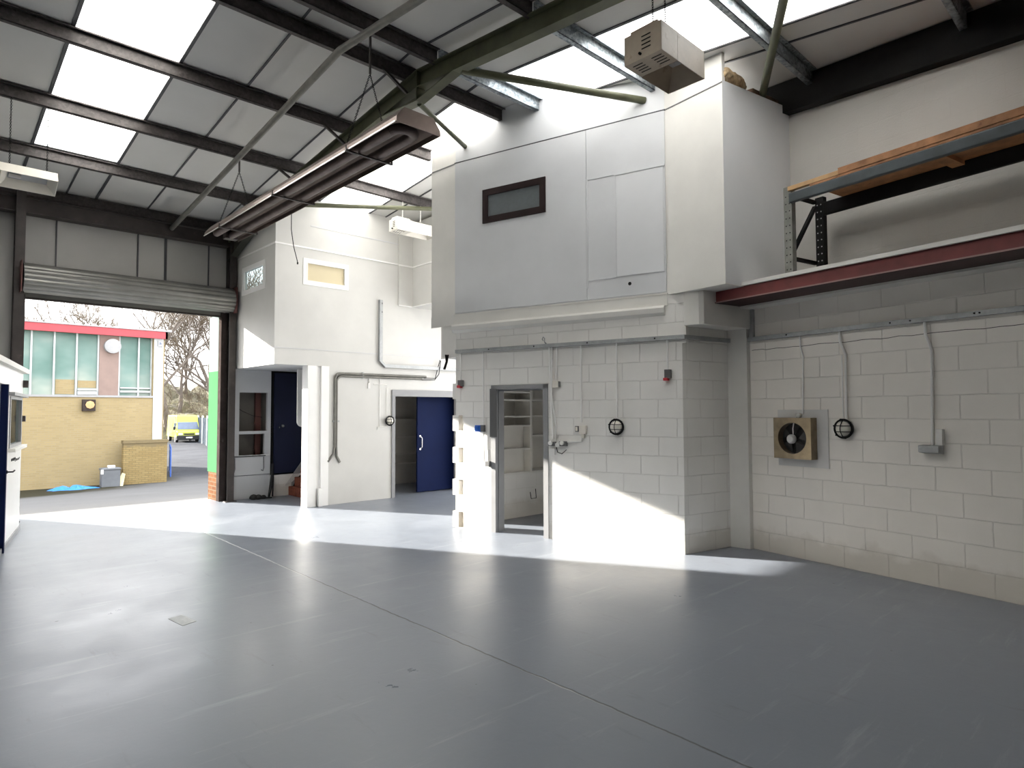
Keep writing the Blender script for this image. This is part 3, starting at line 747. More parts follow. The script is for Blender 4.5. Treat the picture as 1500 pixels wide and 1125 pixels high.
# ================================================================== CHAINS
def chain_mb(a, b, link=0.026, r=0.0028):
    a = Vector(a); b = Vector(b); L_ = (b-a).length; n = max(2, int(L_/(link*0.72))); d = (b-a).normalized()
    u = d.cross(Vector((0.3,0.9,0.1))).normalized(); v = d.cross(u); mb = MB()
    for i in range(n):
        c = a + d*(L_*(i+0.5)/n); p = u if i % 2 else v
        pts = []
        for k in range(8):
            t = 2*PI*k/8; pts.append(c + d*math.cos(t)*link*0.5 + p*math.sin(t)*link*0.3)
        pts.append(pts[0]); mb.tube(pts, r, 4, caps=False)
    return mb

# ================================================================== RADIANT TUBE HEATER
h = empty('tube_heater', (3.31, 4.72, 4.18), label='long brown radiant tube heater hood slung on chains beneath the roof', cat='heater')
HL = 5.05
hood = [(-0.245, 0.0), (-0.24, 0.05), (-0.16, 0.15), (0.16, 0.15), (0.24, 0.05), (0.245, 0.0)]
m = MB()
n = len(hood)
inner = [(x*0.975, z-0.008 if z > 0.1 else z) for x, z in hood]
vs = [(x, 0, z) for x, z in hood]+[(x, HL, z) for x, z in hood]+[(x, 0, z) for x, z in inner]+[(x, HL, z) for x, z in inner]
fs = []
for i in range(n-1):
    fs.append((i, i+1, n+i+1, n+i)); fs.append((2*n+i, 3*n+i, 3*n+i+1, 2*n+i+1))
fs += [(0, n, 3*n, 2*n), (n-1, 3*n-1, 4*n-1, 2*n-1)]
m.add(vs, fs); m.build('hood', 'heater', h)
MB().prism_axis([(x, z) for x, z in hood], 'y', -0.012, 0.0).build('end_plate', 'heater', h)
MB().bar((-0.249, 0, 0.0), (-0.249, HL, 0.0), 0.008, 0.011).build('edge_strip', 'heater_edge', h)
m = MB()
for sx_ in (-1, 1): m.tube([(sx_*0.105, 0.26, 0.045), (sx_*0.105, HL-0.1, 0.045)], 0.05, 16)
m.build('tube', 'heater_tube', h, smooth=True)
m = MB(); pts = [(0.105*math.cos(PI+PI*k/8), 0.26-0.105*math.sin(PI*k/8), 0.045) for k in range(9)]
m.tube(pts, 0.05, 16); m.build('return_bend', 'heater_tube', h, smooth=True)
for yy in (0.85, 2.6, 4.38):
    m = MB().bar((-0.27, yy, -0.015), (0.27, yy, -0.015), 0.03, 0.012); m.bar((0.262, yy, -0.02), (0.262, yy, 0.07), 0.012, 0.03); m.bar((-0.262, yy, -0.02), (-0.262, yy, 0.04), 0.008, 0.02)
    m.build('bracket', 'dark_steel', h)
m = MB(); m.box(0.02, 0.2, HL-0.12, HL, 0.0, 0.13); m.build('burner_box', 'dark_steel', h)
def heater_chain(y, ztop, zsplit, zb, label):
    r = empty('chain', (3.31, y, zsplit), label=label, cat='chain', group='chains holding the tube heater')
    MB().bar((0, 0, 0), (0, 0, ztop-zsplit), 0.022, 0.012).build('strap', 'dark_steel', r)
    m = chain_mb((0, 0, 0), (-0.25, 0, zb-zsplit)); m.build('chain_leg', 'black', r)
    m = chain_mb((0, 0, 0), (0.25, 0, zb-zsplit)); m.build('chain_leg', 'black', r)
heater_chain(5.57, sheet_z(5.57)-0.13, 5.03, 4.25, 'forked chain from ridge purlin to near end of the tube heater')
heater_chain(9.10, sheet_z(9.10)-0.14, 5.005, 4.25, 'forked chain from lower purlin to far end of the tube heater')
m = MB().tube([(4.04, 9.0, 4.9), (4.04, 9.0, 4.30), (4.08, 9.0, 4.05), (4.143, 9.0, 3.83)], 0.006, 6); m.lathe([(0.012, -0.02), (0.012, 0.01)], (4.143, 9.0, 3.82), 'z', 8)
tag(m.build('pull_cord', 'black'), 'thin black cord dangling below tube heater before the back office', 'cord')

# ================================================================== BOX HEATERS
def box_heater(name, loc, rz_, ln, wd, ht, mat, label, slots=True):
    """length along x, width along y; louvred casing at the -x end, open reflector beyond"""
    r = empty(name, loc, rz_, label=label, cat='heater')
    e = ln*0.36
    m = MB(); m.box(0, e, -wd/2, wd/2, 0.0, ht); m.box(0.02, e, -wd/2+0.05, wd/2-0.05, ht, ht+0.035)
    m.build('casing', mat, r, bevel=0.004)
    # reflector shroud: sloping sheet sides, open underneath
    m = MB(); t = 0.006
    zt = ht*0.98
    m.box(e, ln, -wd/2, -wd/2+t, 0, zt); m.box(e, ln, wd/2-t, wd/2, 0, zt); m.box(ln-t, ln, -wd/2, wd/2, 0, zt); m.box(e, ln, -wd/2, wd/2, zt-t, zt)
    m.build('shroud', mat, r)
    m = MB(); q = wd*0.22
    a = [(e+0.01, -wd/2+t), (ln-t, -wd/2+t), (ln-t, wd/2-t), (e+0.01, wd/2-t)]; bq = [(e+0.08, -q), (ln-0.09, -q), (ln-0.09, q), (e+0.08, q)]
    m.add([(x, y, 0.004) for x, y in a]+[(x, y, zt*0.72) for x, y in bq], [(0,1,5,4),(1,2,6,5),(2,3,7,6),(3,0,4,7)])
    m.build('reflector', mat, r)
    m = MB().box(e+0.08, ln-0.09, -q, q, zt*0.70, zt*0.80); m.build('plaque', 'ceramic', r)
    m = MB().tube([(e+0.09, 0, zt*0.60), (e+0.20, 0, zt*0.60)], 0.022, 12); m.build('burner_tube', 'heater_edge', r, smooth=True)
    m = MB()
    for k in range(4):
        z = ht*(0.30+0.14*k); MB().box(-0.003, 0.001, -wd*0.22, wd*0.02, z, z+0.009).build('louvre_slot', 'black', r)
    for k in range(4):
        MB().box(0.05+0.04*k, 0.058+0.04*k, -wd*0.40, -wd*0.14, -0.003, 0.001).build('louvre_slot', 'black', r)
        MB().box(0.05+0.04*k, 0.058+0.04*k, wd*0.10, wd*0.36, -0.003, 0.001).build('louvre_slot', 'black', r)
    MB().lathe([(0.011, -0.02), (0.011, 0.0)], (0, wd*0.05, ht*0.18), 'x', 10).build('gas_nipple', 'black', r)
    return r
box_heater('plaque_heater', (4.245, 2.92, 4.46), 0.0, 0.66, 0.36, 0.245, 'beige', 'large beige gas heater with slotted end hanging over the angled wall, top right')
for x, y, lab in ((4.28, 2.84, 'thin chain at slotted end of the large beige heater'), (4.46, 2.84, 'thin chain at middle of the large beige heater')):
    o = chain_mb((x, y, 4.73), (x, y, sheet_z(y)-0.10)).build('chain', 'black'); tag(o, lab, 'chain')
box_heater('plaque_heater', (5.87, 9.1, 4.67), 0.0, 0.80, 0.26, 0.20, 'enamel', 'white louvred gas heater hanging before back office, partly behind narrow panel')
for x, lab in ((6.06, 'thin chain at louvred end of the white heater'), (6.43, 'thin chain at open end of the white heater')):
    o = chain_mb((x, 9.1, 4.90), (x, 9.1, sheet_z(9.1)-0.14)).build('chain', 'conduit_white'); tag(o, lab, 'chain')
box_heater('plaque_heater', (0.36, 9.1, 4.25), 0.0, 0.84, 0.26, 0.13, 'enamel', 'cream heater at left edge of picture, below left rooflights').rotation_euler = (math.radians(-28), 0, 0)
for x, lab in ((0.753, 'thin chain nearer left edge, above cream heater'), (1.10, 'thin chain hanging before lowest left rooflight, above cream heater')):
    o = chain_mb((x, 9.1, 4.40), (x, 9.1, sheet_z(9.1)-0.14)).build('chain', 'black'); tag(o, lab, 'chain')

# ================================================================== ROLLER SHUTTER
r = empty('roller_shutter', (1.17, 11.80, 3.38), label='galvanised roller shutter coiled up over the wide doorway', cat='roller shutter')
# coil: scalloped slats round a barrel
prof = []
N = 15
for k in range(N*6):
    a = 2*PI*k/(N*6); ph = (k % 6)/6.0
    rr = 0.205 + 0.016*math.sin(PI*ph)
    prof.append((0.0+rr*math.cos(a), 0.235+rr*math.sin(a)))
MB().prism_axis(prof, 'x', 0.0, 3.03).build('coil', 'shutter', r, smooth=True)
cur = []
for k in range(3*6+1):
    ph = (k % 6)/6.0; cur.append((0.165+0.010*math.sin(PI*ph), -0.03+k*0.014))
m = MB(); pts = cur + [(0.15, cur[-1][1]), (0.15, cur[0][1])]
m.prism_axis(pts, 'x', 0.02, 2.93); m.build('curtain', 'shutter', r, smooth=True)
MB().box(0.02, 2.93, 0.14, 0.185, -0.06, -0.03).build('bottom_rail', 'dark_steel', r)
for x in (-0.03, 3.04): MB().box(x-0.006, x+0.006, -0.22, 0.22, 0.0, 0.46).build('end_plate', 'redbrown', r)
m = MB().box(3.05, 3.10, -0.02, 0.22, -0.12, 0.30); m.build('motor_bracket', 'redbrown', r)
m = MB().box(-0.02, 0.05, 0.10, 0.235, -3.38, -0.0); m.build('guide_rail', 'dark_steel', r)
m = MB().box(2.885, 2.99, 0.10, 0.235, -3.38, 0.02); m.build('guide_rail', 'jamb', r)

# ================================================================== WINDOWS
def framed_window(fr_or_none, name, x0, x1, z0, z1, y, fw, dep, fmat, pmat, label=None, border=None):
    root = empty(name); root['kind'] = 'structure'
    if fr_or_none: place(root, fr_or_none)
    m = MB()
    m.add(*(lambda w_: (w_.v, w_.f))(wall_mesh(x0, x1, z0, z1, y-dep, y+0.012, holes=[(x0+fw, x1-fw, z0+fw, z1-fw)])))
    m.build('window_frame', fmat, root)
    MB().box(x0+fw-0.002, x1-fw+0.002, y-dep*0.6, y-dep*0.6+0.006, z0+fw-0.002, z1-fw+0.002).build('pane', pmat, root)
    if border:
        m = MB(); m.add(*(lambda w_: (w_.v, w_.f))(wall_mesh(x0-border, x1+border, z0-border, z1+border, y-0.01, y+0.008, holes=[(x0, x1, z0, z1)])))
        m.build('architrave', 'white_trim', root)
    return root
wnd = framed_window(FWO, 'window_7', 1.56, 2.53, 4.145, 4.605, 0.020, 0.085, 0.018, 'frame_dark', 'frosted')
# a front view of the cream blind window; frame faces -y, so a frame rotated by pi
FB = ((0.0, 10.15), PI)
wnd = framed_window(FB, 'window_8', -5.56, -4.83, 3.815, 4.15, 0.0, 0.02, 0.05, 'white_trim', 'blind', border=0.06)
FK = ((4.29, 0.0), PI/2)   # local x = world y, local y = -world x
wnd = framed_window(FK, 'window_9', 10.60, 11.505, 3.745, 4.12, 0.0, 0.02, 0.05, 'white_trim', 'window_tint', border=0.06)
# frame of the outside window of the upstairs store
m = MB(); m.add(*(lambda w_: (w_.v, w_.f))(wall_mesh(4.45, 5.35, 3.75, 4.60, 12.1, 12.16, holes=[(4.49, 5.31, 3.79, 4.56)])))
struct(m, 'window_10', 'white_trim')

# ================================================================== DOORWAY OF THE BLOCK STORE
d = empty('door_1'); place(d, FW); d['kind'] = 'structure'
m = MB(); m.box(1.72, 1.79, -0.16, 0.012, 0, 1.945); m.box(2.515, 2.585, -0.20, 0.012, 0, 1.945); m.box(1.72, 2.585, -0.16, 0.012, 1.89, 1.945)
m.build('door_frame', 'frame_grey', d)
m = MB(); m.box(1.79, 1.805, -0.09, -0.05, 0, 1.89); m.box(2.50, 2.515, -0.09, -0.05, 0, 1.89); m.box(1.8, 2.5, -0.09, -0.05, 1.87, 1.89)
m.build('door_stop', 'frame_grey', d)
MB().box(2.50, 2.60, 0.0, 0.02, 1.255, 1.90).build('jamb_shade', 'grey_mid', d)  # dark strip painting the shade on the upper left jamb

# shelving inside the block store
s_ = empty('shelving_unit', (6.05, 6.93, 0.655), label='white painted built-in shelving seen through the narrow doorway', cat='shelves')
for xa, xb in ((0, 0.02), (0.90, 0.94), (2.0, 2.02)): MB().box(xa, xb, -0.01, 0.33, 0, 1.35).build('upright', 'white_warm', s_)
for z in (0.0, 0.36, 0.71, 0.85, 1.10, 1.22):
    MB().box(0, 0.92, -0.02, 0.33, z, z+0.022).build('shelf', 'white_warm', s_)
for z in (0.0, 0.55, 0.85, 1.10):
    MB().box(0.93, 2.0, 0.0, 0.33, z+0.0, z+0.024).build('shelf', 'white_warm', s_)
m = MB(); m.box(0, 0.92, 0.12, 0.14, 0.022, 0.36); m.box(0, 0.92, 0.14, 0.16, 0.38, 0.71); m.build('front_panel', 'white_warm', s_)
m = MB().tube([(6.95, 6.925, 0.36), (6.95, 6.905, 0.26), (7.06, 6.905, 0.26), (7.06, 6.92, 0.40)], 0.006, 6)
tag(m.build('wall_bracket', 'black'), 'small black U-shaped bracket on low wall inside the narrow doorway', 'bracket')

# shelves in the store behind the blue door
s_ = empty('store_shelving', (7.2, 12.0, 0), label='cream shelves on rear wall of store beside the navy sliding door', cat='shelves')
for z in (0.45, 0.65, 1.03, 1.43, 1.66): MB().box(0.0, 1.28, -0.26, 0.0, z-0.012, z+0.012).build('shelf', 'white_warm', s_)
MB().box(1.28, 1.30, -0.27, 0, 0.0, 1.9).build('upright', 'white_warm', s_)
m = MB().box(8.5, 9.3, 11.3, 12.0, 0.58, 0.62); m.box(8.5, 8.53, 11.3, 12.0, 0, 0.58)
tag(m.build('bench', 'white_warm'), 'white low bench beyond shelves in the store', 'bench')

# navy sliding door
d = empty('sliding_door', (7.29, 10.42, 0), label='navy blue sliding door with pull handle in the grey framed opening', cat='door')
MB().box(0, 1.0, -0.02, 0.02, 0.015, 1.90).build('door_leaf', 'navy', d, bevel=0.003)
m = MB().tube([(0.065, -0.02, 0.86), (0.065, -0.055, 0.87), (0.085, -0.06, 0.90), (0.085, -0.06, 1.07), (0.065, -0.055, 1.10), (0.065, -0.02, 1.11)], 0.009, 10)
m.lathe([(0.02, -0.026), (0.02, -0.02)], (0.065, 0, 0.86), 'y', 14); m.lathe([(0.02, -0.026), (0.02, -0.02)], (0.065, 0, 1.11), 'y', 14)
m.build('pull_handle', 'chrome', d, smooth=True)

# ================================================================== RECESS BY THE ROLLER DOOR
c = empty('wall_cupboard', (4.25, 12.0, 0), label='white cupboard panel with two open niches in recess beside the roller door', cat='cupboard')
m = wall_mesh(0.0, 0.76, 0, 2.385, -0.03, 0.04, holes=[(0.17, 0.695, 1.245, 1.965), (0.17, 0.65, 0.79, 1.19)])
m.build('front_panel', 'greywhite', c)
m = MB().box(0.10, 0.72, 0.28, 0.29, 0.7, 2.0); m.box(0.10, 0.11, 0.04, 0.29, 0.7, 2.0); m.box(0.71, 0.72, 0.04, 0.29, 0.7, 2.0); m.box(0.10, 0.72, 0.04, 0.29, 0.72, 0.735); m.box(0.1, 0.72, 0.04, 0.29, 1.2, 1.225); m.box(0.1,0.72,0.04,0.29,1.985,2.0)
m.build('lining', 'niche', c)
MB().box(0.56, 0.66, 0.20, 0.27, 0.74, 1.98).build('inner_post', 'maroon', c)
MB().tube([(0.12, 0.2, 1.75), (0.3, 0.18, 1.62), (0.5, 0.18, 1.53), (0.68, 0.2, 1.5)], 0.005, 6).build('cable', 'black', c)
f = MB().prism_axis([(-0.03, 0.42), (-0.075, 0.44), (-0.05, 0.78), (-0.03, 0.80)], 'x', 0.0, 0.735); f.build('fold_down_flap', 'greywhite', c)
MB().box(0.06, 0.66, -0.062, -0.052, 0.772, 0.786).build('flap_gap', 'black', c)
for x in (0.09, 0.62):
    MB().tube([(x, -0.06, 0.76), (x, -0.075, 0.56), (x-0.02, -0.085, 0.50), (x-0.05, -0.085, 0.52)], 0.012, 8).build('flap_stay', 'frame_grey', c, smooth=True)
m = MB().box(0, 0.735, -0.055, -0.03, 0.0, 0.42); m.build('plinth', 'greywhite', c)

# side of recess (navy understairs door, white base wall, stairs)
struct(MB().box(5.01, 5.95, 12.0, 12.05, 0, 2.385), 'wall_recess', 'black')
d = empty('understairs_door', (5.07, 11.96, 0.43), label='dark navy door hung high in the shadowed recess beside cupboard', cat='door')
MB().box(0, 0.62, -0.02, 0.02, 0.0, 1.92).build('door_leaf', 'navy_dark', d)
m = MB().lathe([(0.025, -0.045), (0.032, -0.03), (0.018, -0.02)], (0.16, 0, 0.90), 'y', 14); m.lathe([(0.014, -0.03), (0.014, -0.02)], (0.09, 0, 0.88), 'y', 10)
m.build('knob', 'chrome', d, smooth=True)
m = MB(); m.prism_axis([(5.01, 0), (5.40, 0), (5.40, 0.24), (5.62, 0.40), (5.01, 0.40)], 'y', 11.90, 12.0)
struct(m, 'wall_recess_base', 'block_fine')
st = empty('staircase', (5.28, 11.35, 0), label='red-brown carpeted bottom steps in the dark recess by white post', cat='stairs')
for k in range(4):
    m = MB().box(0.06+0.12*k, 0.66, 0.0, 0.55, 0.17*k, 0.17*(k+1)); m.build('step', 'carpet', st, bevel=0.01)
m = MB().prism_axis([(0.0, 0.0), (0.06, 0.0), (0.46, 0.72), (0.40, 0.72), (0.0, 0.2)], 'y', 0.55, 0.57); m.build('stringer', 'frame_grey', st)
m = MB(); pts = [(5.03, 2.36), (5.24, 2.36), (5.24, 1.33)]
for k in range(7):
    a = PI/2+PI/2*k/6; pts.append((5.12+0.09*math.cos(a), 1.42-0.09*math.sin(a)) if False else (5.13-0.10*math.sin(PI/2*k/6), 1.33+0.10-0.10*math.cos(PI/2*k/6)))
m.prism_axis(pts, 'y', 10.88, 10.90)
tag(m.build('hanging_panel', 'white_trim'), 'white board with rounded lower corner hanging in recess behind the white post', 'board')
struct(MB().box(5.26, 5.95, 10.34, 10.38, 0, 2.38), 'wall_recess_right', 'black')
m = MB()
pts = []
m.tube([(5.02, 11.90, 0.62), (5.0, 11.86, 0.40), (4.97, 11.84, 0.2), (4.93, 11.82, 0.01)], [0.03, 0.026, 0.03, 0.025], 8)
m.tube([(5.02, 11.90, 0.62), (5.03, 11.87, 0.35), (4.99, 11.80, 0.02)], 0.016, 8)
tag(m.build('rubber_hose', 'rubber', smooth=True), 'black rubber hose leaning in the corner right of cupboard', 'hose')
m = MB()
for (x, y, z, rr) in ((4.62, 11.76, 0.05, 0.075), (4.70, 11.74, 0.045, 0.07), (4.80, 11.76, 0.03, 0.06)):
    m.lathe([(rr*0.5, -rr*0.55), (rr, -rr*0.3), (rr*0.95, 0.1*rr), (rr*0.6, rr*0.55), (0.01, rr*0.7)], (x, y, z*0.8), 'z', 12)
m.tube([(4.78, 11.74, 0.02), (4.88, 11.70, 0.015), (4.94, 11.72, 0.01)], 0.012, 6)
tag(m.build('black_bag', 'rubber', smooth=True), 'crumpled black bag on floor before the niche cupboard', 'bag')

# ================================================================== LEFT PARTITION (site office)
pa = (0.794-0.191*2.2, 9.313-0.982*2.2)
ang = math.atan2(1.715, 0.336)
FP = (pa, ang)    # local x along partition away from camera, y to the left (outside), room side is -y
p = empty('partition_office'); p.name = 'office_partition'; place(p, FP)
tag(p, 'white panelled site office front with window at left edge of picture', 'partition')
PL = 3.96
m = wall_mesh(0, PL, 0, 2.14, 0.0, 0.05, holes=[(2.62, 3.86, 1.17, 1.80), (0.9, 2.25, -1, 1.93)])
m.build('panel', 'white_trim', p)
m = MB().box(-0.02, PL+0.05, -0.06, 0.10, 2.14, 2.20); m.build('top_rail', 'white_warm', p)
m = MB().box(2.5, PL+0.08, -0.06, 0.03, 1.81, 1.85); m.build('window_ledge', 'frame_grey', p)
m = MB(); m.add(*(lambda w_: (w_.v, w_.f))(wall_mesh(2.62, 3.86, 1.17, 1.80, -0.01, 0.05, holes=[(2.69, 3.79, 1.21, 1.77)]))); m.build('window_frame', 'frame_grey', p)
MB().box(2.69, 3.79, 0.02, 0.026, 1.21, 1.77).build('pane', 'glass', p)
MB().box(2.58, 3.9, -0.07, 0.02, 1.13, 1.17).build('sill', 'white_warm', p)
m = MB(); m.box(PL-0.05, PL+0.02, -0.04, -0.0, 1.48, 1.56); m.box(PL-0.02, PL+0.04, -0.06, -0.0, 1.95, 2.05); m.build('hinge', 'dark_steel', p)
dd = MB().box(2.18, 2.25, -0.03, 0.04, 0, 1.93); dd.build('door_edge', 'navy', p)
m = MB().tube([(2.22, -0.03, 0.92), (2.22, -0.09, 0.92), (2.36, -0.09, 0.925)], 0.009, 8); m.lathe([(0.02, -0.04), (0.02, -0.03)], (2.22, 0, 0.92), 'y', 10); m.build('door_handle', 'black', p)
m = MB()
for x in (2.95, 3.1, 3.25): m.tube([(x, 0, 1.02), (x, -0.04, 1.0), (x+0.01, -0.05, 1.03)], 0.005, 6)
m.box(2.9, 3.3, -0.006, 0.0, 1.0, 1.03); m.build('coat_hooks', 'black', p)
MB().box(-0.01, PL+0.01, -0.015, 0.0, 0.0, 0.06).build('skirting', 'frame_grey', p)

# ================================================================== RACKING ON THE MEZZANINE
rk = empty('pallet_rack'); place(rk, FG); tag(rk, 'dark steel pallet racking with slate blue beam and timber decking on the mezzanine', 'rack')
Z0 = 2.968
def post(x, y, mat, top=3.87):
    m = MB(); m.box(x-0.045, x+0.045, y-0.004, y+0.004, Z0, top); m.box(x-0.045, x-0.039, y-0.06, y, Z0, top); m.box(x+0.039, x+0.045, y-0.06, y, Z0, top); m.box(x-0.06, x+0.06, y-0.07, y+0.02, Z0, Z0+0.006)
    m.cut = len(m.f)
    z = Z0+0.06
    while z < top-0.04:
        for dx in (-0.02, 0.02): m.lathe([(0.007, 0.0), (0.007, 0.0055)], (x+dx, y, z), 'y', 8)
        z += 0.075
    return m.build('upright', (mat, 'black' if mat == 'rack_grey' else 'ceramic'), rk)
XF = -0.87
post(XF, 0.52, 'rack_grey', 3.88); post(XF-0.02, 0.0, 'black', 3.86)
for a, b_ in (((XF, 0.47, 3.15), (XF, 0.05, 3.15)), ((XF, 0.47, 3.19), (XF, 0.05, 3.75)), ((XF, 0.47, 3.80), (XF, 0.05, 3.80))):
    MB().bar(a, b_, 0.035, 0.035).build('brace', 'black', rk)
MB().box(-5.2, XF-0.03, 0.50, 0.555, 3.70, 3.80).build('beam', 'rack_blue', rk, bevel=0.01)
MB().box(-5.2, XF-0.03, -0.05, 0.0, 3.66, 3.80).build('beam', 'black', rk, bevel=0.01)
MB().box(-5.2, XF-0.26, -0.05, 0.55, 3.802, 3.824).build('deck_board', 'timber', rk)
MB().box(-5.2, XF-0.55, 0.50, 0.555, 3.826, 3.890).build('edge_board', 'timber', rk, bevel=0.003)
MB().box(XF-0.55, XF-0.02, 0.50, 0.552, 3.826, 3.870).build('edge_board', 'timber_pale', rk, bevel=0.003)
for x in (-2.2, -3.4, -4.6): MB().box(x-0.05, x+0.05, 0.0, 0.50, 3.76, 3.80).build('deck_bearer', 'timber', rk)

# foam poking out above the office side face
m = MB().lathe([(0.01, -0.02), (0.065, 0.0), (0.080, 0.05), (0.074, 0.12), (0.080, 0.2), (0.084, 0.30), (0.076, 0.40), (0.04, 0.47), (0.005, 0.48)], (6.20, 3.265, 5.20), 'x', 16)
o = m.build('insulation_roll', 'foam', smooth=True); tag(o, 'yellow insulation foam roll poking out above the office corner', 'insulation')
tx = bpy.data.textures.new('lumps', 'CLOUDS'); tx.noise_scale = 0.05
sb = o.modifiers.new('sub', 'SUBSURF'); sb.levels = 2; sb.render_levels = 2
dm = o.modifiers.new('disp', 'DISPLACE'); dm.texture = tx; dm.strength = 0.05; dm.mid_level = 0.5
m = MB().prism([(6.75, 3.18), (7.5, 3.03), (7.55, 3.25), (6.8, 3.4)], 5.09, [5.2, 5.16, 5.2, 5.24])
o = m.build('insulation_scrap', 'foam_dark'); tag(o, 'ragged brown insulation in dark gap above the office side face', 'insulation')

# ================================================================== SERVICES ON THE WALLS
t_ = empty('cable_trunking', label='grey steel cable trunking running along angled wall, corner and right wall', cat='trunking')
def trunk(fr, x0, x1, z0=2.405, z1=2.450, d_=0.045):
    m = MB().box(x0, x1, 0.002, d_, z0, z1); m.box(x0, x1, d_, d_+0.003, z1-0.008, z1)
    o = place(m.build('trunking_run', 'dull_galv', t_), fr); return o
trunk(FW, -0.045, 3.16)
trunk((W0, RANG), 0.0, 0.78)
t_.children[-1].scale = (1, -1, 1)
trunk(FG, -6.4, 0.03)
m = MB()
for x in (0.3, 1.15, 1.9, 2.6): m.box(x-0.008, x+0.008, 0.045, 0.05, 2.42, 2.436)
place(m.build('clip', 'black', t_), FW)
m = MB()
for x in (-0.5, -1.6, -1.78, -2.3, -2.34): m.lathe([(0.008, 0.04), (0.008, 0.052)], (x, 0, 2.43), 'y', 8)
place(m.build('bolt', 'black', t_), FG)
m = MB().box(-0.065, -0.01, 0.002, 0.04, 2.45, 2.79)
place(m.build('riser', 'dull_galv', t_), FG)

def conduit(fr, pts, r, label, mat='conduit_white'):
    o = MB().tube(pts, r, 10).build('conduit', mat, smooth=True); place(o, fr); return tag(o, label, 'conduit', 'conduits on the walls')
OUT = 0.02
conduit(FW, [(0.163, OUT, 2.41), (0.161, OUT, 2.06)], 0.010, 'white conduit drop to grey and red switch near the corner')
conduit(FW, [(0.78, OUT, 2.41), (0.782, OUT, 1.50)], 0.010, 'white conduit drop to round caged lamp on angled wall')
conduit(FW, [(1.247, OUT, 2.41), (1.247, OUT, 1.46)], 0.011, 'white conduit drop to cream socket right of doorway')
conduit(FW, [(1.69, OUT, 2.41), (1.672, OUT, 1.9), (1.64, OUT, 1.25)], 0.013, 'thick white conduit beside right jamb of the narrow doorway')
conduit(FW, [(1.655, OUT, 2.41), (1.655, OUT+.01, 1.8), (1.60, OUT, 1.4), (1.61, OUT, 1.22)], 0.008, 'thin white conduit bent alongside the thick one at doorway')
conduit(FW, [(1.575, OUT, 2.41), (1.585, OUT, 2.2), (1.605, OUT, 2.0)], 0.008, 'short white conduit ending at small cream box above doorway corner')
conduit(FW, [(2.705, OUT, 2.41), (2.70, OUT, 1.38)], 0.010, 'white conduit drop to blue socket left of doorway')
conduit(FW, [(2.70, OUT, 1.32), (2.69, OUT, 0.92)], 0.010, 'white conduit continuing below the blue socket')
conduit(FW, [(3.084, OUT, 2.41), (3.084, OUT, 2.03)], 0.009, 'white conduit drop to red switch at left end of angled wall')
conduit(FW, [(1.48, OUT, 1.215), (1.25, OUT, 1.225), (1.24, OUT, 1.30)], 0.009, 'white conduit elbow below the cream socket', 'pvc')
conduit(FG, [(-0.646, OUT, 2.41), (-0.645, OUT, 2.30), (-0.678, OUT, 2.18), (-0.66, OUT, 1.56)], 0.008, 'thin white conduit bent down to extractor fan')
conduit(FG, [(-1.086, OUT, 2.41), (-1.09, OUT, 2.30), (-1.145, OUT, 2.16), (-1.135, OUT, 1.50)], 0.013, 'white conduit bent down to caged lamp on right wall')
conduit(FG, [(-1.893, OUT, 2.41), (-1.896, OUT, 2.30), (-1.945, OUT, 2.14), (-1.925, OUT, 1.25)], 0.013, 'white conduit bent down to grey switch box on right wall')
conduit(FG, [(-1.105, OUT, 2.16), (-1.105, OUT, 1.52)], 0.006, 'slim white conduit parallel to the one above right wall lamp')

def box_dev(fr, name, x, z, w_, h_, d_, mat, label, cat, extra=None):
    r = empty(name, label=label, cat=cat); place(r, fr)
    MB().box(x-w_/2, x+w_/2, 0.001, d_, z-h_/2, z+h_/2).build('body', mat, r, bevel=0.004)
    if extra:
        for (nm, dx, dz, ww, hh, y0, y1, mm) in extra:
            MB().box(x+dx-ww/2, x+dx+ww/2, y0, y1, z+dz-hh/2, z+dz+hh/2).build(nm, mm, r, bevel=0.002)
    return r
box_dev(FW, 'isolator_switch', 0.155, 2.015, 0.07, 0.10, 0.06, 'grey_box', 'grey isolator with red toggle under trunking by the outer corner', 'switch', [('red_toggle', 0.02, -0.06, 0.05, 0.03, 0.0, 0.07, 'red')])
box_dev(FW, 'isolator_switch', 3.075, 1.985, 0.065, 0.085, 0.06, 'grey_box', 'grey isolator with red toggle at left end of the angled wall', 'switch', [('red_toggle', 0.015, -0.045, 0.05, 0.035, 0.0, 0.068, 'red')])
box_dev(FW, 'industrial_socket', 2.775, 1.37, 0.085, 0.085, 0.06, 'blue_socket', 'blue industrial socket left of narrow doorway', 'socket', [('back_box', -0.065, 0.0, 0.06, 0.09, 0.0, 0.05, 'grey_box'), ('cap', 0.0, 0.0, 0.05, 0.05, 0.06, 0.09, 'blue_socket')])
box_dev(FW, 'junction_box', 2.625, 0.90, 0.07, 0.07, 0.05, 'grey_box', 'small grey box low on the left jamb of narrow doorway', 'electrical box')
box_dev(FW, 'junction_box', 1.598, 1.935, 0.085, 0.085, 0.045, 'enamel', 'small cream box by top right corner of doorway', 'electrical box', [('side_plug', -0.048, 0.0, 0.012, 0.07, 0.0, 0.04, 'grey_box')])
box_dev(FW, 'wall_socket', 1.225, 1.37, 0.09, 0.10, 0.05, 'enamel', 'cream wall socket at bottom of conduit right of doorway', 'socket', [('switch_plate', 0.085, 0.01, 0.045, 0.07, 0.0, 0.03, 'grey_box'), ('switch', 0.085, 0.01, 0.028, 0.05, 0.03, 0.036, 'enamel'), ('foot', 0.0, -0.075, 0.035, 0.05, 0.0, 0.04, 'enamel')])
r = empty('socket_cluster', label='cluster of grey conduit boxes with loose cable right of doorway', cat='electrical box'); place(r, FW)
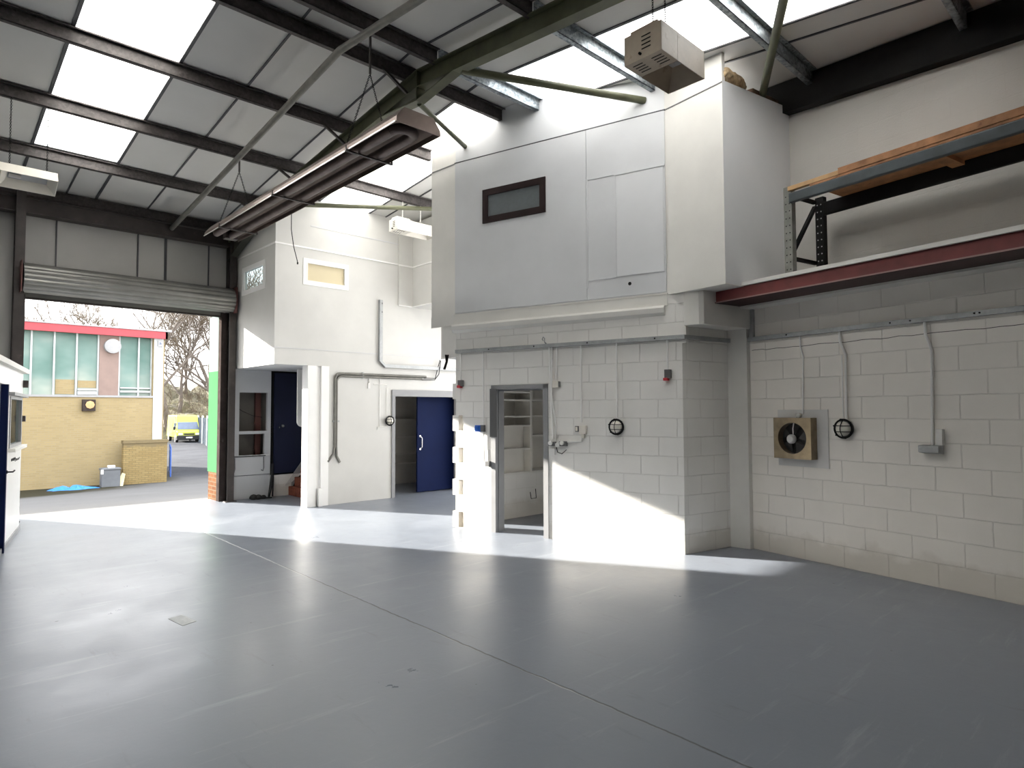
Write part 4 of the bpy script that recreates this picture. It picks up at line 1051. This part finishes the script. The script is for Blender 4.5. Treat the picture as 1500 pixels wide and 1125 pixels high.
m = MB().box(1.60, 1.70, 0.001, 0.05, 1.165, 1.215); m.box(1.445, 1.545, 0.001, 0.05, 1.165, 1.225); m.build('box', 'grey_box', r, bevel=0.004)
m = MB(); m.lathe([(0.028, 0.05), (0.026, 0.075), (0.01, 0.08)], (1.66, 0, 1.20), 'y', 14); m.lathe([(0.028, 0.05), (0.026, 0.075), (0.01, 0.08)], (1.50, 0, 1.205), 'y', 14); m.lathe([(0.03, 0.05), (0.03, 0.06)], (1.565, 0, 1.18), 'y', 12)
m.build('gland', 'pvc', r, smooth=True)
MB().box(1.61, 1.68, 0.001, 0.05, 1.05, 1.13).build('lower_box', 'pvc', r, bevel=0.004)
MB().tube([(1.58, 0.05, 1.15), (1.56, 0.06, 1.09), (1.50, 0.06, 1.07), (1.45, 0.06, 1.11), (1.44, 0.05, 1.125)], 0.005, 6).build('loose_cable', 'black', r)
m = MB().tube([(1.735, 0.0, 2.45), (1.735, 0.06, 2.47), (1.735, 0.06, 2.52), (1.76, 0.05, 2.54), (1.775, 0.05, 2.51), (1.76, 0.045, 2.49)], 0.006, 8)
place(m.build('eye_bolt', 'dull_galv', smooth=True), FW); tag(bpy.data.objects['eye_bolt'], 'small steel eye bolt above trunking over the doorway', 'hook')

# caged bulkhead lamps
def bulkhead(fr, x, z, rad, label):
    r = empty('bulkhead_lamp', label=label, cat='lamp', group='caged bulkhead lamps'); place(r, fr)
    MB().lathe([(rad*0.92, 0.001), (rad*0.92, 0.03), (rad*0.8, 0.045)], (x, 0, z), 'y', 28).build('base', 'grey_box', r, smooth=True)
    prof = [(rad*0.80*math.cos(a), 0.045+0.055*math.sin(a)) for a in [PI/2*k/6 for k in range(7)]]
    MB().lathe(prof, (x, 0, z), 'y', 28).build('glass_dome', 'ceramic' if False else 'enamel', r, smooth=True)
    m = MB(); ring = [(x+rad*math.cos(2*PI*k/28), 0.05, z+rad*math.sin(2*PI*k/28)) for k in range(29)]
    m.tube(ring, 0.010, 8, caps=False)
    for off in (-0.33, 0.33):
        h_ = rad*math.sqrt(1-off*off)
        arc = [(x-h_+2*h_*k/10, 0.05+0.06*math.sin(PI*k/10), z+off*rad) for k in range(11)]; m.tube(arc, 0.0045, 6)
    arc = [(x, 0.05+0.06*math.sin(PI*k/10), z-rad+2*rad*k/10) for k in range(11)]; m.tube(arc, 0.0045, 6)
    for k in range(6):
        a = 2*PI*k/6+0.3; m.lathe([(0.008, 0.045), (0.008, 0.065)], (x+rad*1.05*math.cos(a), 0, z+rad*1.05*math.sin(a)), 'y', 8)
    m.build('wire_guard', 'black', r)
    return r
bulkhead(FW, 0.782, 1.41, 0.088, 'round caged lamp on the angled wall, right of narrow doorway')
bulkhead(FG, -1.118, 1.41, 0.092, 'round caged lamp on right wall beside extractor fan')
FBK = ((0.0, 10.15), PI)
bulkhead(FBK, -6.464, 1.43, 0.085, 'round caged lamp on back wall left of navy door opening')

# extractor fan
o = place(MB().box(-0.935, -0.35, 0.0, 0.014, 0.99, 1.605).build('plaster_patch', 'plaster'), FG); o['kind'] = 'structure'; o.name = 'trim_18'
r = empty('extractor_fan', label='square tarnished extractor fan with round black duct on the right wall', cat='fan'); place(r, FG)
cx_, cz_ = -0.592, 1.298
m = MB(); N = 32; R_ = 0.168; hs = 0.22; y0, y1 = 0.014, 0.125
ringo = []; sq = []
for k in range(N):
    a = 2*PI*k/N; ca, sa = math.cos(a), math.sin(a); s2 = hs/max(abs(ca), abs(sa))
    ringo.append((cx_+R_*ca, cz_+R_*sa)); sq.append((cx_+s2*ca, cz_+s2*sa))
vs = [(x, y1, z) for x, z in sq] + [(x, y1, z) for x, z in ringo] + [(x, y1-0.09, z) for x, z in ringo] + [(x, y0, z) for x, z in sq]
fs = []
for k in range(N):
    k2 = (k+1) % N
    fs += [(k, k2, N+k2, N+k), (N+k, N+k2, 2*N+k2, 2*N+k), (k, 3*N+k, 3*N+k2, k2)]
m.add(vs, fs); m.build('mounting_plate', 'fan_plate', r)
MB().lathe([(R_*1.0, 0.0), (R_*1.0, 0.002)], (cx_, 0.035, cz_), 'y', 32).build('duct_back', 'fan_black', r)
m = MB()
for k in range(5):
    a = 2*PI*k/5+0.4; ca, sa = math.cos(a), math.sin(a)
    pts = []
    for rr, wv, yy in ((0.045, 0.25, 0.07), (0.15, 0.42, 0.065)):
        for sg in (-1, 1):
            aa = a+sg*wv; pts.append((cx_+rr*math.cos(aa), yy+sg*0.014, cz_+rr*math.sin(aa)))
    b2 = [(p_[0], p_[1]-0.003, p_[2]) for p_ in pts]
    m.add(pts+b2, [(0,1,3,2),(6,7,5,4),(0,4,5,1),(1,5,7,3),(3,7,6,2),(2,6,4,0)])
m.build('fan_blade', 'fan_black', r)
MB().lathe([(0.05, 0.07), (0.05, 0.10), (0.035, 0.118), (0.0, 0.12)], (cx_+0.03, 0, cz_-0.01), 'y', 20).build('hub', 'plaster', r, smooth=True)
m = MB().lathe([(0.028, 0.014), (0.028, 0.05), (0.015, 0.06)], (-0.618, 0, 1.545), 'y', 16); m.tube([(-0.612, 0.05, 1.53), (-0.605, 0.10, 1.48), (-0.60, 0.115, 1.40), (-0.592, 0.10, 1.34)], 0.006, 6)
m.build('cable_entry', 'pvc', r, smooth=True)

r = empty('switch_box', label='white back box with tilted grey switch below conduit on right wall', cat='switch'); place(r, FG)
MB().box(-2.02, -1.965, 0.001, 0.05, 1.28, 1.425).build('back_box', 'pvc', r, bevel=0.003)
m = MB().prism_axis([(0.001, 1.20), (0.10, 1.215), (0.10, 1.275), (0.001, 1.28)], 'x', -2.01, -1.84); m.build('switch_body', 'dull_galv', r, bevel=0.004)

# back wall services
m_ = empty('cable_tray_pipes', label='pair of brown-grey conduits bending from back wall top down beside white post', cat='conduit')
FBZ = 10.13
for k, (dx, dz) in enumerate(((0, 0), (0.035, -0.045))):
    R2 = 0.10
    pts = [(5.29+dx-0.05+0.01*k, FBZ, 0.74), (5.365+dx-0.02, FBZ, 0.87), (5.365+dx, FBZ, 1.0), (5.365+dx, FBZ, 2.17+dz)]
    if k: pts[0] = (5.47, FBZ, 0.72); pts[1] = (5.41, FBZ, 0.83)
    for q in range(1, 7):
        a = PI/2*q/6; pts.append((5.365+dx+R2-R2*math.cos(a), FBZ, 2.17+dz+R2*math.sin(a)))
    pts += [(7.30-0.1*k, FBZ, 2.275+dz*1.0)]
    MB().tube(pts, 0.021, 10).build('conduit', 'tube_grey', m_, smooth=True)
m = MB(); m.tube([(7.25, FBZ, 2.25), (7.50, 10.10, 2.25), (7.56, 10.10, 2.45), (7.62, 10.10, 2.62)], 0.008, 6); m.tube([(7.2, FBZ, 2.21), (7.48, 10.09, 2.22), (7.58, 10.09, 2.33), (7.62, 10.08, 2.6)], 0.008, 6)
m.build('loose_cable', 'black', m_)
m = MB(); m.box(5.33, 5.45, 10.118, 10.15, 1.42, 1.45); m.box(5.9, 5.93, 10.118, 10.15, 2.2, 2.31); m.build('clip', 'dull_galv', m_)
r = empty('galvanised_trunking', label='L-shaped galvanised trunking on the white upper wall of back office', cat='trunking')
m = MB(); m.box(6.235, 6.295, 10.09, 10.15, 2.53, 3.66); m.prism_axis([(6.235, 2.53), (6.295, 2.53), (6.36, 2.475), (6.36, 2.415)], 'y', 10.09, 10.15); m.box(6.36, 8.3, 10.09, 10.15, 2.415, 2.475)
m.build('trunking', 'dull_galv', r)
m = MB()
for z in (3.42, 3.58): m.box(6.275, 6.285, 10.085, 10.09, z, z+0.03)
m.build('bolt', 'black', r)
m = MB(); m.tube([(6.27, 10.14, 2.26), (6.27, 10.14, 2.10)], 0.006, 6); m.tube([(6.14, 10.14, 2.10), (6.42, 10.14, 2.10)], 0.006, 6); m.tube([(6.27, 10.14, 2.10), (6.27, 10.14, 1.32)], 0.005, 6); m.tube([(6.42, 10.14, 2.04), (6.42, 10.14, 1.36)], 0.005, 6); m.tube([(6.22, 10.14, 1.27), (6.22, 10.14, 1.32), (6.42, 10.14, 1.32)], 0.006, 6)
tag(m.build('conduit', 'conduit_white'), 'thin painted conduits in ladder shape on back wall by its caged lamp', 'conduit')
m = MB().box(6.02, 6.07, 10.135, 10.15, 2.02, 2.12); m.box(6.04, 6.05, 10.13, 10.15, 2.12, 2.2)
tag(m.build('wall_hook', 'plaster'), 'small painted hook bracket on back wall under brown conduits', 'bracket')
# cables dropping at the end of trunking
m = MB()
for k in range(3):
    x = 5.50-0.010*k; m.tube([(x, 7.10+0.02*k, 2.40), (x-0.01, 7.11, 2.30), (x-0.03, 7.14, 2.19)], 0.009, 6)
tag(m.build('cable_bundle', 'black'), 'short black cable bundle at left end of the angled wall trunking', 'cable')

# floor cover
m = MB().prism([(1.50,5.46),(1.61,5.50),(1.64,5.25),(1.53,5.21)], 0.0, 0.002)
o = m.build('floor_plate', 'dull_galv'); tag(o, 'small pale square plate set in the painted floor', 'floor plate')

# ================================================================== OUTSIDE
g = MB()
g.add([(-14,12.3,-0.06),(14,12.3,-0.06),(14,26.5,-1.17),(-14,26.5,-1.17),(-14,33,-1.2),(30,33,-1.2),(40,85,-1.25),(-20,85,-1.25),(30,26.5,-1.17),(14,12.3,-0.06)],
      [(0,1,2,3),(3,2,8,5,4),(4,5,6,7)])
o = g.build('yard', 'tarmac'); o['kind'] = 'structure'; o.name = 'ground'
struct(MB().box(1.0, 4.3, 12.28, 12.42, -0.3, -0.004), 'trim_19', 'white_warm')
# green cladding return beside the door
r = empty('cladding_return', (4.14, 12.3, 0), label='mint green cladding return beside right jamb outside the doorway', cat='cladding')
MB().box(-0.068, 0.09, -0.245, 0.27, 0.50, 2.35).build('cladding_sheet', 'mint', r)
MB().box(-0.068, 0.09, -0.245, 0.27, 2.35, 3.38).build('upper_sheet', 'clad_glare', r)  # upper part coloured paler to paint sun glare on the green cladding
MB().box(-0.066, 0.09, -0.245, 0.22, -0.05, 0.50).build('brick_base', 'orange_brick', r)

bl = empty('brick_workshop', (0, 28.7, 0), label='buff brick workshop with green glazing and red fascia across the yard', cat='building')
BX0, BX1 = -9.0, 7.55
m = wall_mesh(BX0, BX1, -1.3, 4.75, 0.0, 0.3, holes=[(BX0+0.3, 7.14, 2.26, 4.62)]); m.build('brick_wall', 'yellow_brick', bl)
MB().box(7.25, BX1, 0.3, 12, -1.3, 4.7).build('side_wall', 'yellow_brick', bl)
MB().box(BX0, 7.14, 0.25, 0.30, 2.2, 4.7).build('glazing', 'glaze', bl)
for x in (-8.0,-6.4,-4.8,-3.2,-1.6,0.0,1.2,1.85,2.50,3.18,3.87,4.57,5.27,5.98,6.66,7.12): MB().box(x-0.028, x+0.028, 0.17, 0.27, 2.26, 4.62).build('mullion', 'mullion', bl)
MB().box(BX0, 7.16, -0.04, 0.3, 2.19, 2.27).build('sill', 'frame_grey', bl)
m = MB().box(5.30, 5.95, 0.12, 0.25, 2.27, 4.62); m.build('brown_panel', 'brown_panel', bl)
for lv in ((4.62, 5.24, 2.29, 2.42), (4.62, 5.24, 2.45, 2.52), (6.02, 7.1, 2.40, 2.47), (6.02, 7.1, 2.55, 2.60)): MB().box(lv[0], lv[1], 0.14, 0.25, lv[2], lv[3]).build('louvre', 'mullion', bl)
for lv in ((3.93, 4.53, 2.30, 2.85), (4.63, 5.23, 2.55, 2.83)): MB().box(lv[0], lv[1], 0.235, 0.249, lv[2], lv[3]).build('lower_board', 'yellow_brick', bl)
m = MB().lathe([(0.28, -0.12), (0.28, 0.12)], (5.70, 0, 4.19), 'y', 28); m.build('round_vent', 'frame_grey', bl, smooth=True)
MB().lathe([(0.23, -0.125), (0.23, -0.119)], (5.70, 0, 4.19), 'y', 28).build('vent_face', 'frame_grey', bl)
m = MB().box(BX0-0.1, 7.62, -0.16, -0.05, 4.60, 4.90); m.box(7.62-0.08, 7.62, -0.16, 12, 4.6, 4.9); m.build('fascia', 'fascia', bl)
poly = []
m = MB(); k = 0; x = BX0
top = []
while x < 7.7:
    top += [(x, 4.93), (x+0.08, 4.93), (x+0.12, 4.985), (x+0.20, 4.985)]; x += 0.24
m.prism_axis([(BX0, 4.89)] + top + [(top[-1][0], 4.89)], 'y', -0.20, 12); m.build('roof_sheet', 'frame_grey', bl)
MB().box(7.16, 7.50, -0.03, 0.0, 0.3, 4.6).build('white_panel', 'mullion', bl)
m = MB().box(4.74, 5.16, -0.16, 0.0, 1.66, 2.10); m.build('fan_housing', 'jamb', bl)
MB().lathe([(0.15, -0.19), (0.15, -0.16)], (4.98, 0, 1.90), 'y', 8).build('fan_louvre', 'timber_pale', bl)
m = MB().box(7.28, 7.46, -0.12, -0.03, 4.28, 4.52); m.build('alarm_box', 'frame_grey', bl)
MB().prism_axis([(7.33, 4.36), (7.42, 4.38), (7.34, 4.47)], 'y', -0.125, -0.12).build('alarm_badge', 'van_glass', bl)

o = MB().box(6.02, 7.55, 28.05, 28.33, -1.25, 0.47); o.box(6.0, 7.58, 28.02, 28.36, 0.40, 0.52)
tag(o.build('garden_wall', 'buff_wall'), 'low weathered buff brick wall before the right end of workshop', 'wall')

r = empty('grey_crate', (5.56, 27.9, -1.19), label='grey plastic crate against the brick workshop by low wall', cat='crate')
m = MB(); m.prism([(-0.30,-0.2),(0.30,-0.2),(0.30,0.2),(-0.30,0.2)], 0.0, 0.72); m.box(-0.33, 0.33, -0.23, 0.23, 0.64, 0.70); m.build('body', 'crate', r, bevel=0.02)
m = MB().box(-0.08, 0.14, -0.12, 0.1, 0.72, 0.80); m.box(-0.34,-0.26,-0.26,-0.2,0.5,0.66); m.build('lid_scrap', 'plate', r)
m = MB()
random.seed(3)
nx, ny = 16, 6
vs = []
for j in range(ny):
    for i in range(nx):
        u = i/(nx-1); v = j/(ny-1); e = math.sin(PI*u)*math.sin(PI*v)
        vs.append((3.7+1.42*u+0.1*math.sin(7*v), 27.5+0.55*v+0.1*math.sin(9*u), -1.175+0.13*e*random.random()+0.05*e))
fs = [(j*nx+i, j*nx+i+1, (j+1)*nx+i+1, (j+1)*nx+i) for j in range(ny-1) for i in range(nx-1)]
m.add(vs, fs); tag(m.build('tarpaulin', 'tarp', smooth=False), 'crumpled bright blue tarpaulin on ground beside the crate', 'tarpaulin')
m = MB().add([(5.95,27.7,-1.18),(6.08,27.95,-0.75),(5.98,28.0,-0.70),(5.7,27.75,-1.18),(6.0,27.95,-1.18)], [(0,1,4),(1,2,4),(2,3,4),(0,1,2,3)])
tag(m.build('torn_sack', 'sack'), 'pale torn sack slumped between crate and low brick wall', 'sack')

# blue barrier
r = empty('blue_barrier', (8.27, 30.2, -1.2), label='blue tubular barrier leaning by the corner of workshop', cat='barrier')
m = MB()
A0, A1 = Vector((0,0,0)), Vector((0.75,2.9,0))
for z in (0.15, 1.15): m.tube([A0+Vector((0,0,z)), A1+Vector((0,0,z))], 0.03, 8)
for t in (0, 0.5, 1.0): p_ = A0+(A1-A0)*t; m.tube([p_, p_+Vector((0,0,1.3))], 0.03, 8)
m.tube([A0+Vector((0,0,1.15)), A0+(A1-A0)*0.5+Vector((0,0,0.15))], 0.025, 8); m.tube([A0+(A1-A0)*0.5+Vector((0,0,0.15)), A1+Vector((0,0,1.15))], 0.025, 8)
m.build('frame', 'barrier', r)

# ---- van
v = empty('van', (19.15, 64.3, -1.22), math.radians(-6), label='bright yellow-green high-roof van parked at the far end of yard', cat='van')
v.scale = (1.04, 1.04, 1.04)
# front faces -y
W2 = 0.98
side = [(0.0, 0.45), (0.0, 0.95), (0.35, 1.12), (0.85, 1.85), (1.0, 2.35), (1.3, 2.45), (5.2, 2.45), (5.3, 2.3), (5.3, 0.45)]
def section(sh, xs): return xs
m = MB(); n = len(side)
vs = []
for sx_ in (-1, 1):
    for (y, z) in side:
        tap = 1.0 - 0.12*max(0, (z-1.1)/1.35)
        vs.append((sx_*W2*tap, y, z))
fs = [tuple(range(n)), tuple(range(2*n-1, n-1, -1))] + [(i, (i+1) % n, n+(i+1) % n, n+i) for i in range(n)]
m.add(vs, fs); m.build('body', 'van', v, bevel=0.06)
def lerp2(y, z, off=0.01): return y-off, z
m = MB()
for (s0, s1, xa, xb) in (((0.38, 1.17), (0.84, 1.82), 0.88, 0.80),):
    m.add([(-xa, s0[0]-0.03, s0[1]), (xa, s0[0]-0.03, s0[1]), (xb, s1[0]-0.03, s1[1]), (-xb, s1[0]-0.03, s1[1]), (-xa, s0[0]+0.02, s0[1]), (xa, s0[0]+0.02, s0[1]), (xb, s1[0]+0.02, s1[1]), (-xb, s1[0]+0.02, s1[1])],
          [(0,1,2,3),(7,6,5,4),(0,4,5,1),(1,5,6,2),(2,6,7,3),(3,7,4,0)])
m.build('windscreen', 'van_glass', v)
MB().box(-1.0, 1.0, -0.10, 0.25, 0.22, 0.62).build('bumper', 'rubber', v, bevel=0.05)
MB().box(-0.42, 0.42, -0.03, 0.02, 0.68, 0.80).build('grille', 'rubber', v)
for s in (-1, 1):
    MB().box(s*0.70-0.17, s*0.70+0.17, -0.04, 0.03, 0.66, 0.84).build('headlight', 'plate', v, bevel=0.02)
    MB().box(s*1.12-0.09, s*1.12+0.09, 0.55, 0.68, 1.12, 1.42).build('wing_mirror', 'rubber', v, bevel=0.02)
    for y in (0.95, 4.3): MB().lathe([(0.33, -0.12), (0.33, 0.12)], (s*0.86, y, 0.33), 'x', 20).build('wheel', 'rubber', v)
    m = MB().box(s*0.975-0.012, s*0.975+0.012, 0.75, 1.55, 1.2, 1.75); m.build('side_window', 'van_glass', v)
MB().box(-0.26, 0.26, -0.125, -0.10, 0.38, 0.50).build('number_plate', 'plate', v)

# ---- palisade fence
f0, f1 = Vector((17.2, 52.0, -1.2)), Vector((21.4, 70.0, -1.2))
fr = empty('palisade_fence', f0, label='grey-blue palisade fence to the right of the van', cat='fence')
dd = (f1-f0); L_ = dd.length; dn = dd.normalized(); m = MB(); npal = int(L_/0.17)
for i in range(npal):
    p_ = dn*(L_*i/npal); m.bar(p_, p_+Vector((0,0,2.3)), 0.10, 0.02, up=(dn.x, dn.y, 0))
m.build('pales', 'fence', fr)
m = MB()
for z in (0.4, 1.9): m.bar((0,0,z), dn*L_+Vector((0,0,z)), 0.05, 0.06)
m.build('rail', 'fence', fr)
for t in (0.25, 0.5, 0.78, 1.0): MB().bar(dn*L_*t, dn*L_*t+Vector((0,0,2.5)), 0.12, 0.12).build('post', 'mullion', fr)

# ---- bank and trees beyond
random.seed(11)
nx, ny = 60, 14; vs = []
for j in range(ny):
    for i in range(nx):
        x = -10+70*i/(nx-1); y = 72+30*j/(ny-1)
        z = -1.3 + 7.0*(j/(ny-1))**0.8 + (1.2*random.random()-0.4)*(1 if j else 0) + 0.8*math.sin(i*0.7)
        vs.append((x, y, z if j else -1.5))
m = MB().add(vs, [(j*nx+i, j*nx+i+1, (j+1)*nx+i+1, (j+1)*nx+i) for j in range(ny-1) for i in range(nx-1)])
o = m.build('wooded_bank', 'bank', smooth=True); o['kind'] = 'structure'; o.name = 'ground_bank'

def grow(mb, p, d, ln, r, depth, rng, tw):
    n = 3; pts = [p]; rs = [r]; q = Vector(p); dv = Vector(d)
    for k in range(n):
        dv = (dv + Vector((rng.uniform(-1,1), rng.uniform(-1,1), rng.uniform(-0.5,0.9)))*0.13).normalized()
        q = q + dv*ln/n; pts.append(q.copy()); rs.append(r*(1-0.45*(k+1)/n))
    (mb if depth > 1 else tw).tube(pts, rs, 6 if depth > 2 else 3, caps=False)
    if depth == 0: return
    nb = rng.choice((4, 5)) if depth > 1 else 6
    for k in range(nb):
        t = rng.uniform(0.35, 1.0) if k else 1.0
        i = min(n-1, int(t*n)); pp = pts[i].lerp(pts[i+1], t*n-i) if t < 1 else pts[-1]
        ax = dv.cross(Vector((rng.uniform(-1,1), rng.uniform(-1,1), rng.uniform(-1,1)))).normalized()
        nd = Matrix.Rotation(rng.uniform(0.35, 0.95), 3, ax) @ dv
        nd.z += 0.12; nd.normalize()
        grow(mb, pp, nd, ln*rng.uniform(0.55, 0.78), r*0.5, depth-1, rng, tw)
def tree(x, y, z, hgt, seed, label, lean=0.0, depth=5):
    rng = random.Random(seed); r = empty('bare_tree', (x, y, z), label=label, cat='tree', group='bare trees beyond the yard')
    mb = MB(); tw = MB(); grow(mb, Vector((0,0,0)), Vector((lean, 0.05, 1)).normalized(), hgt*0.42, hgt*0.017, depth, rng, tw)
    mb.build('trunk', 'bark', r); tw.build('twigs', 'twig', r)
tree(20.6, 76.5, -0.6, 20, 1, 'tall bare tree rising straight above the van, left of centre')
tree(22.9, 81.0, 0.6, 15, 2, 'bare tree behind the van roof, slightly right', 0.05)
tree(26.6, 79.0, 0.4, 18, 3, 'bare tree close to mint cladding, above fence', -0.15)
tree(26.2, 90.0, 2.6, 15, 4, 'bare tree on bank between the other two behind van', 0.1)
tree(12.9, 84.0, 1.2, 13.5, 5, 'bare treetop showing above the right half of workshop roof')
tree(17.3, 92.0, 3.0, 15, 6, 'bare treetop showing above right end of the workshop fascia', -0.1)
tree(30.6, 93.0, 3.2, 17, 8, 'bare tree farthest right on bank beyond the fence')
tree(7.2, 85.0, 1.2, 13.0, 9, 'bare treetop above middle of the workshop roof')
tree(31.5, 79.0, 0.5, 23, 12, 'tall bare tree seen only through the small side window of back office')
tree(35.5, 86.0, 1.2, 23, 13, 'bare tree farther right, seen through the small side window')
# thicket of undergrowth on the bank
rng = random.Random(5); tw = MB()
for k in range(150):
    x = rng.uniform(19, 33); y = rng.uniform(73, 88); z = -1.2+7*((y-72)/30.0 if y > 72 else 0)**0.8
    grow(tw, Vector((x, y, z)), Vector((rng.uniform(-.4,.4), rng.uniform(-.4,.4), 1)).normalized(), rng.uniform(1.0, 2.0), 0.03, 2, rng, tw)
o = tw.build('undergrowth', 'twig'); tag(o, 'tangled brown undergrowth on bank behind the van', 'undergrowth', kind='stuff')
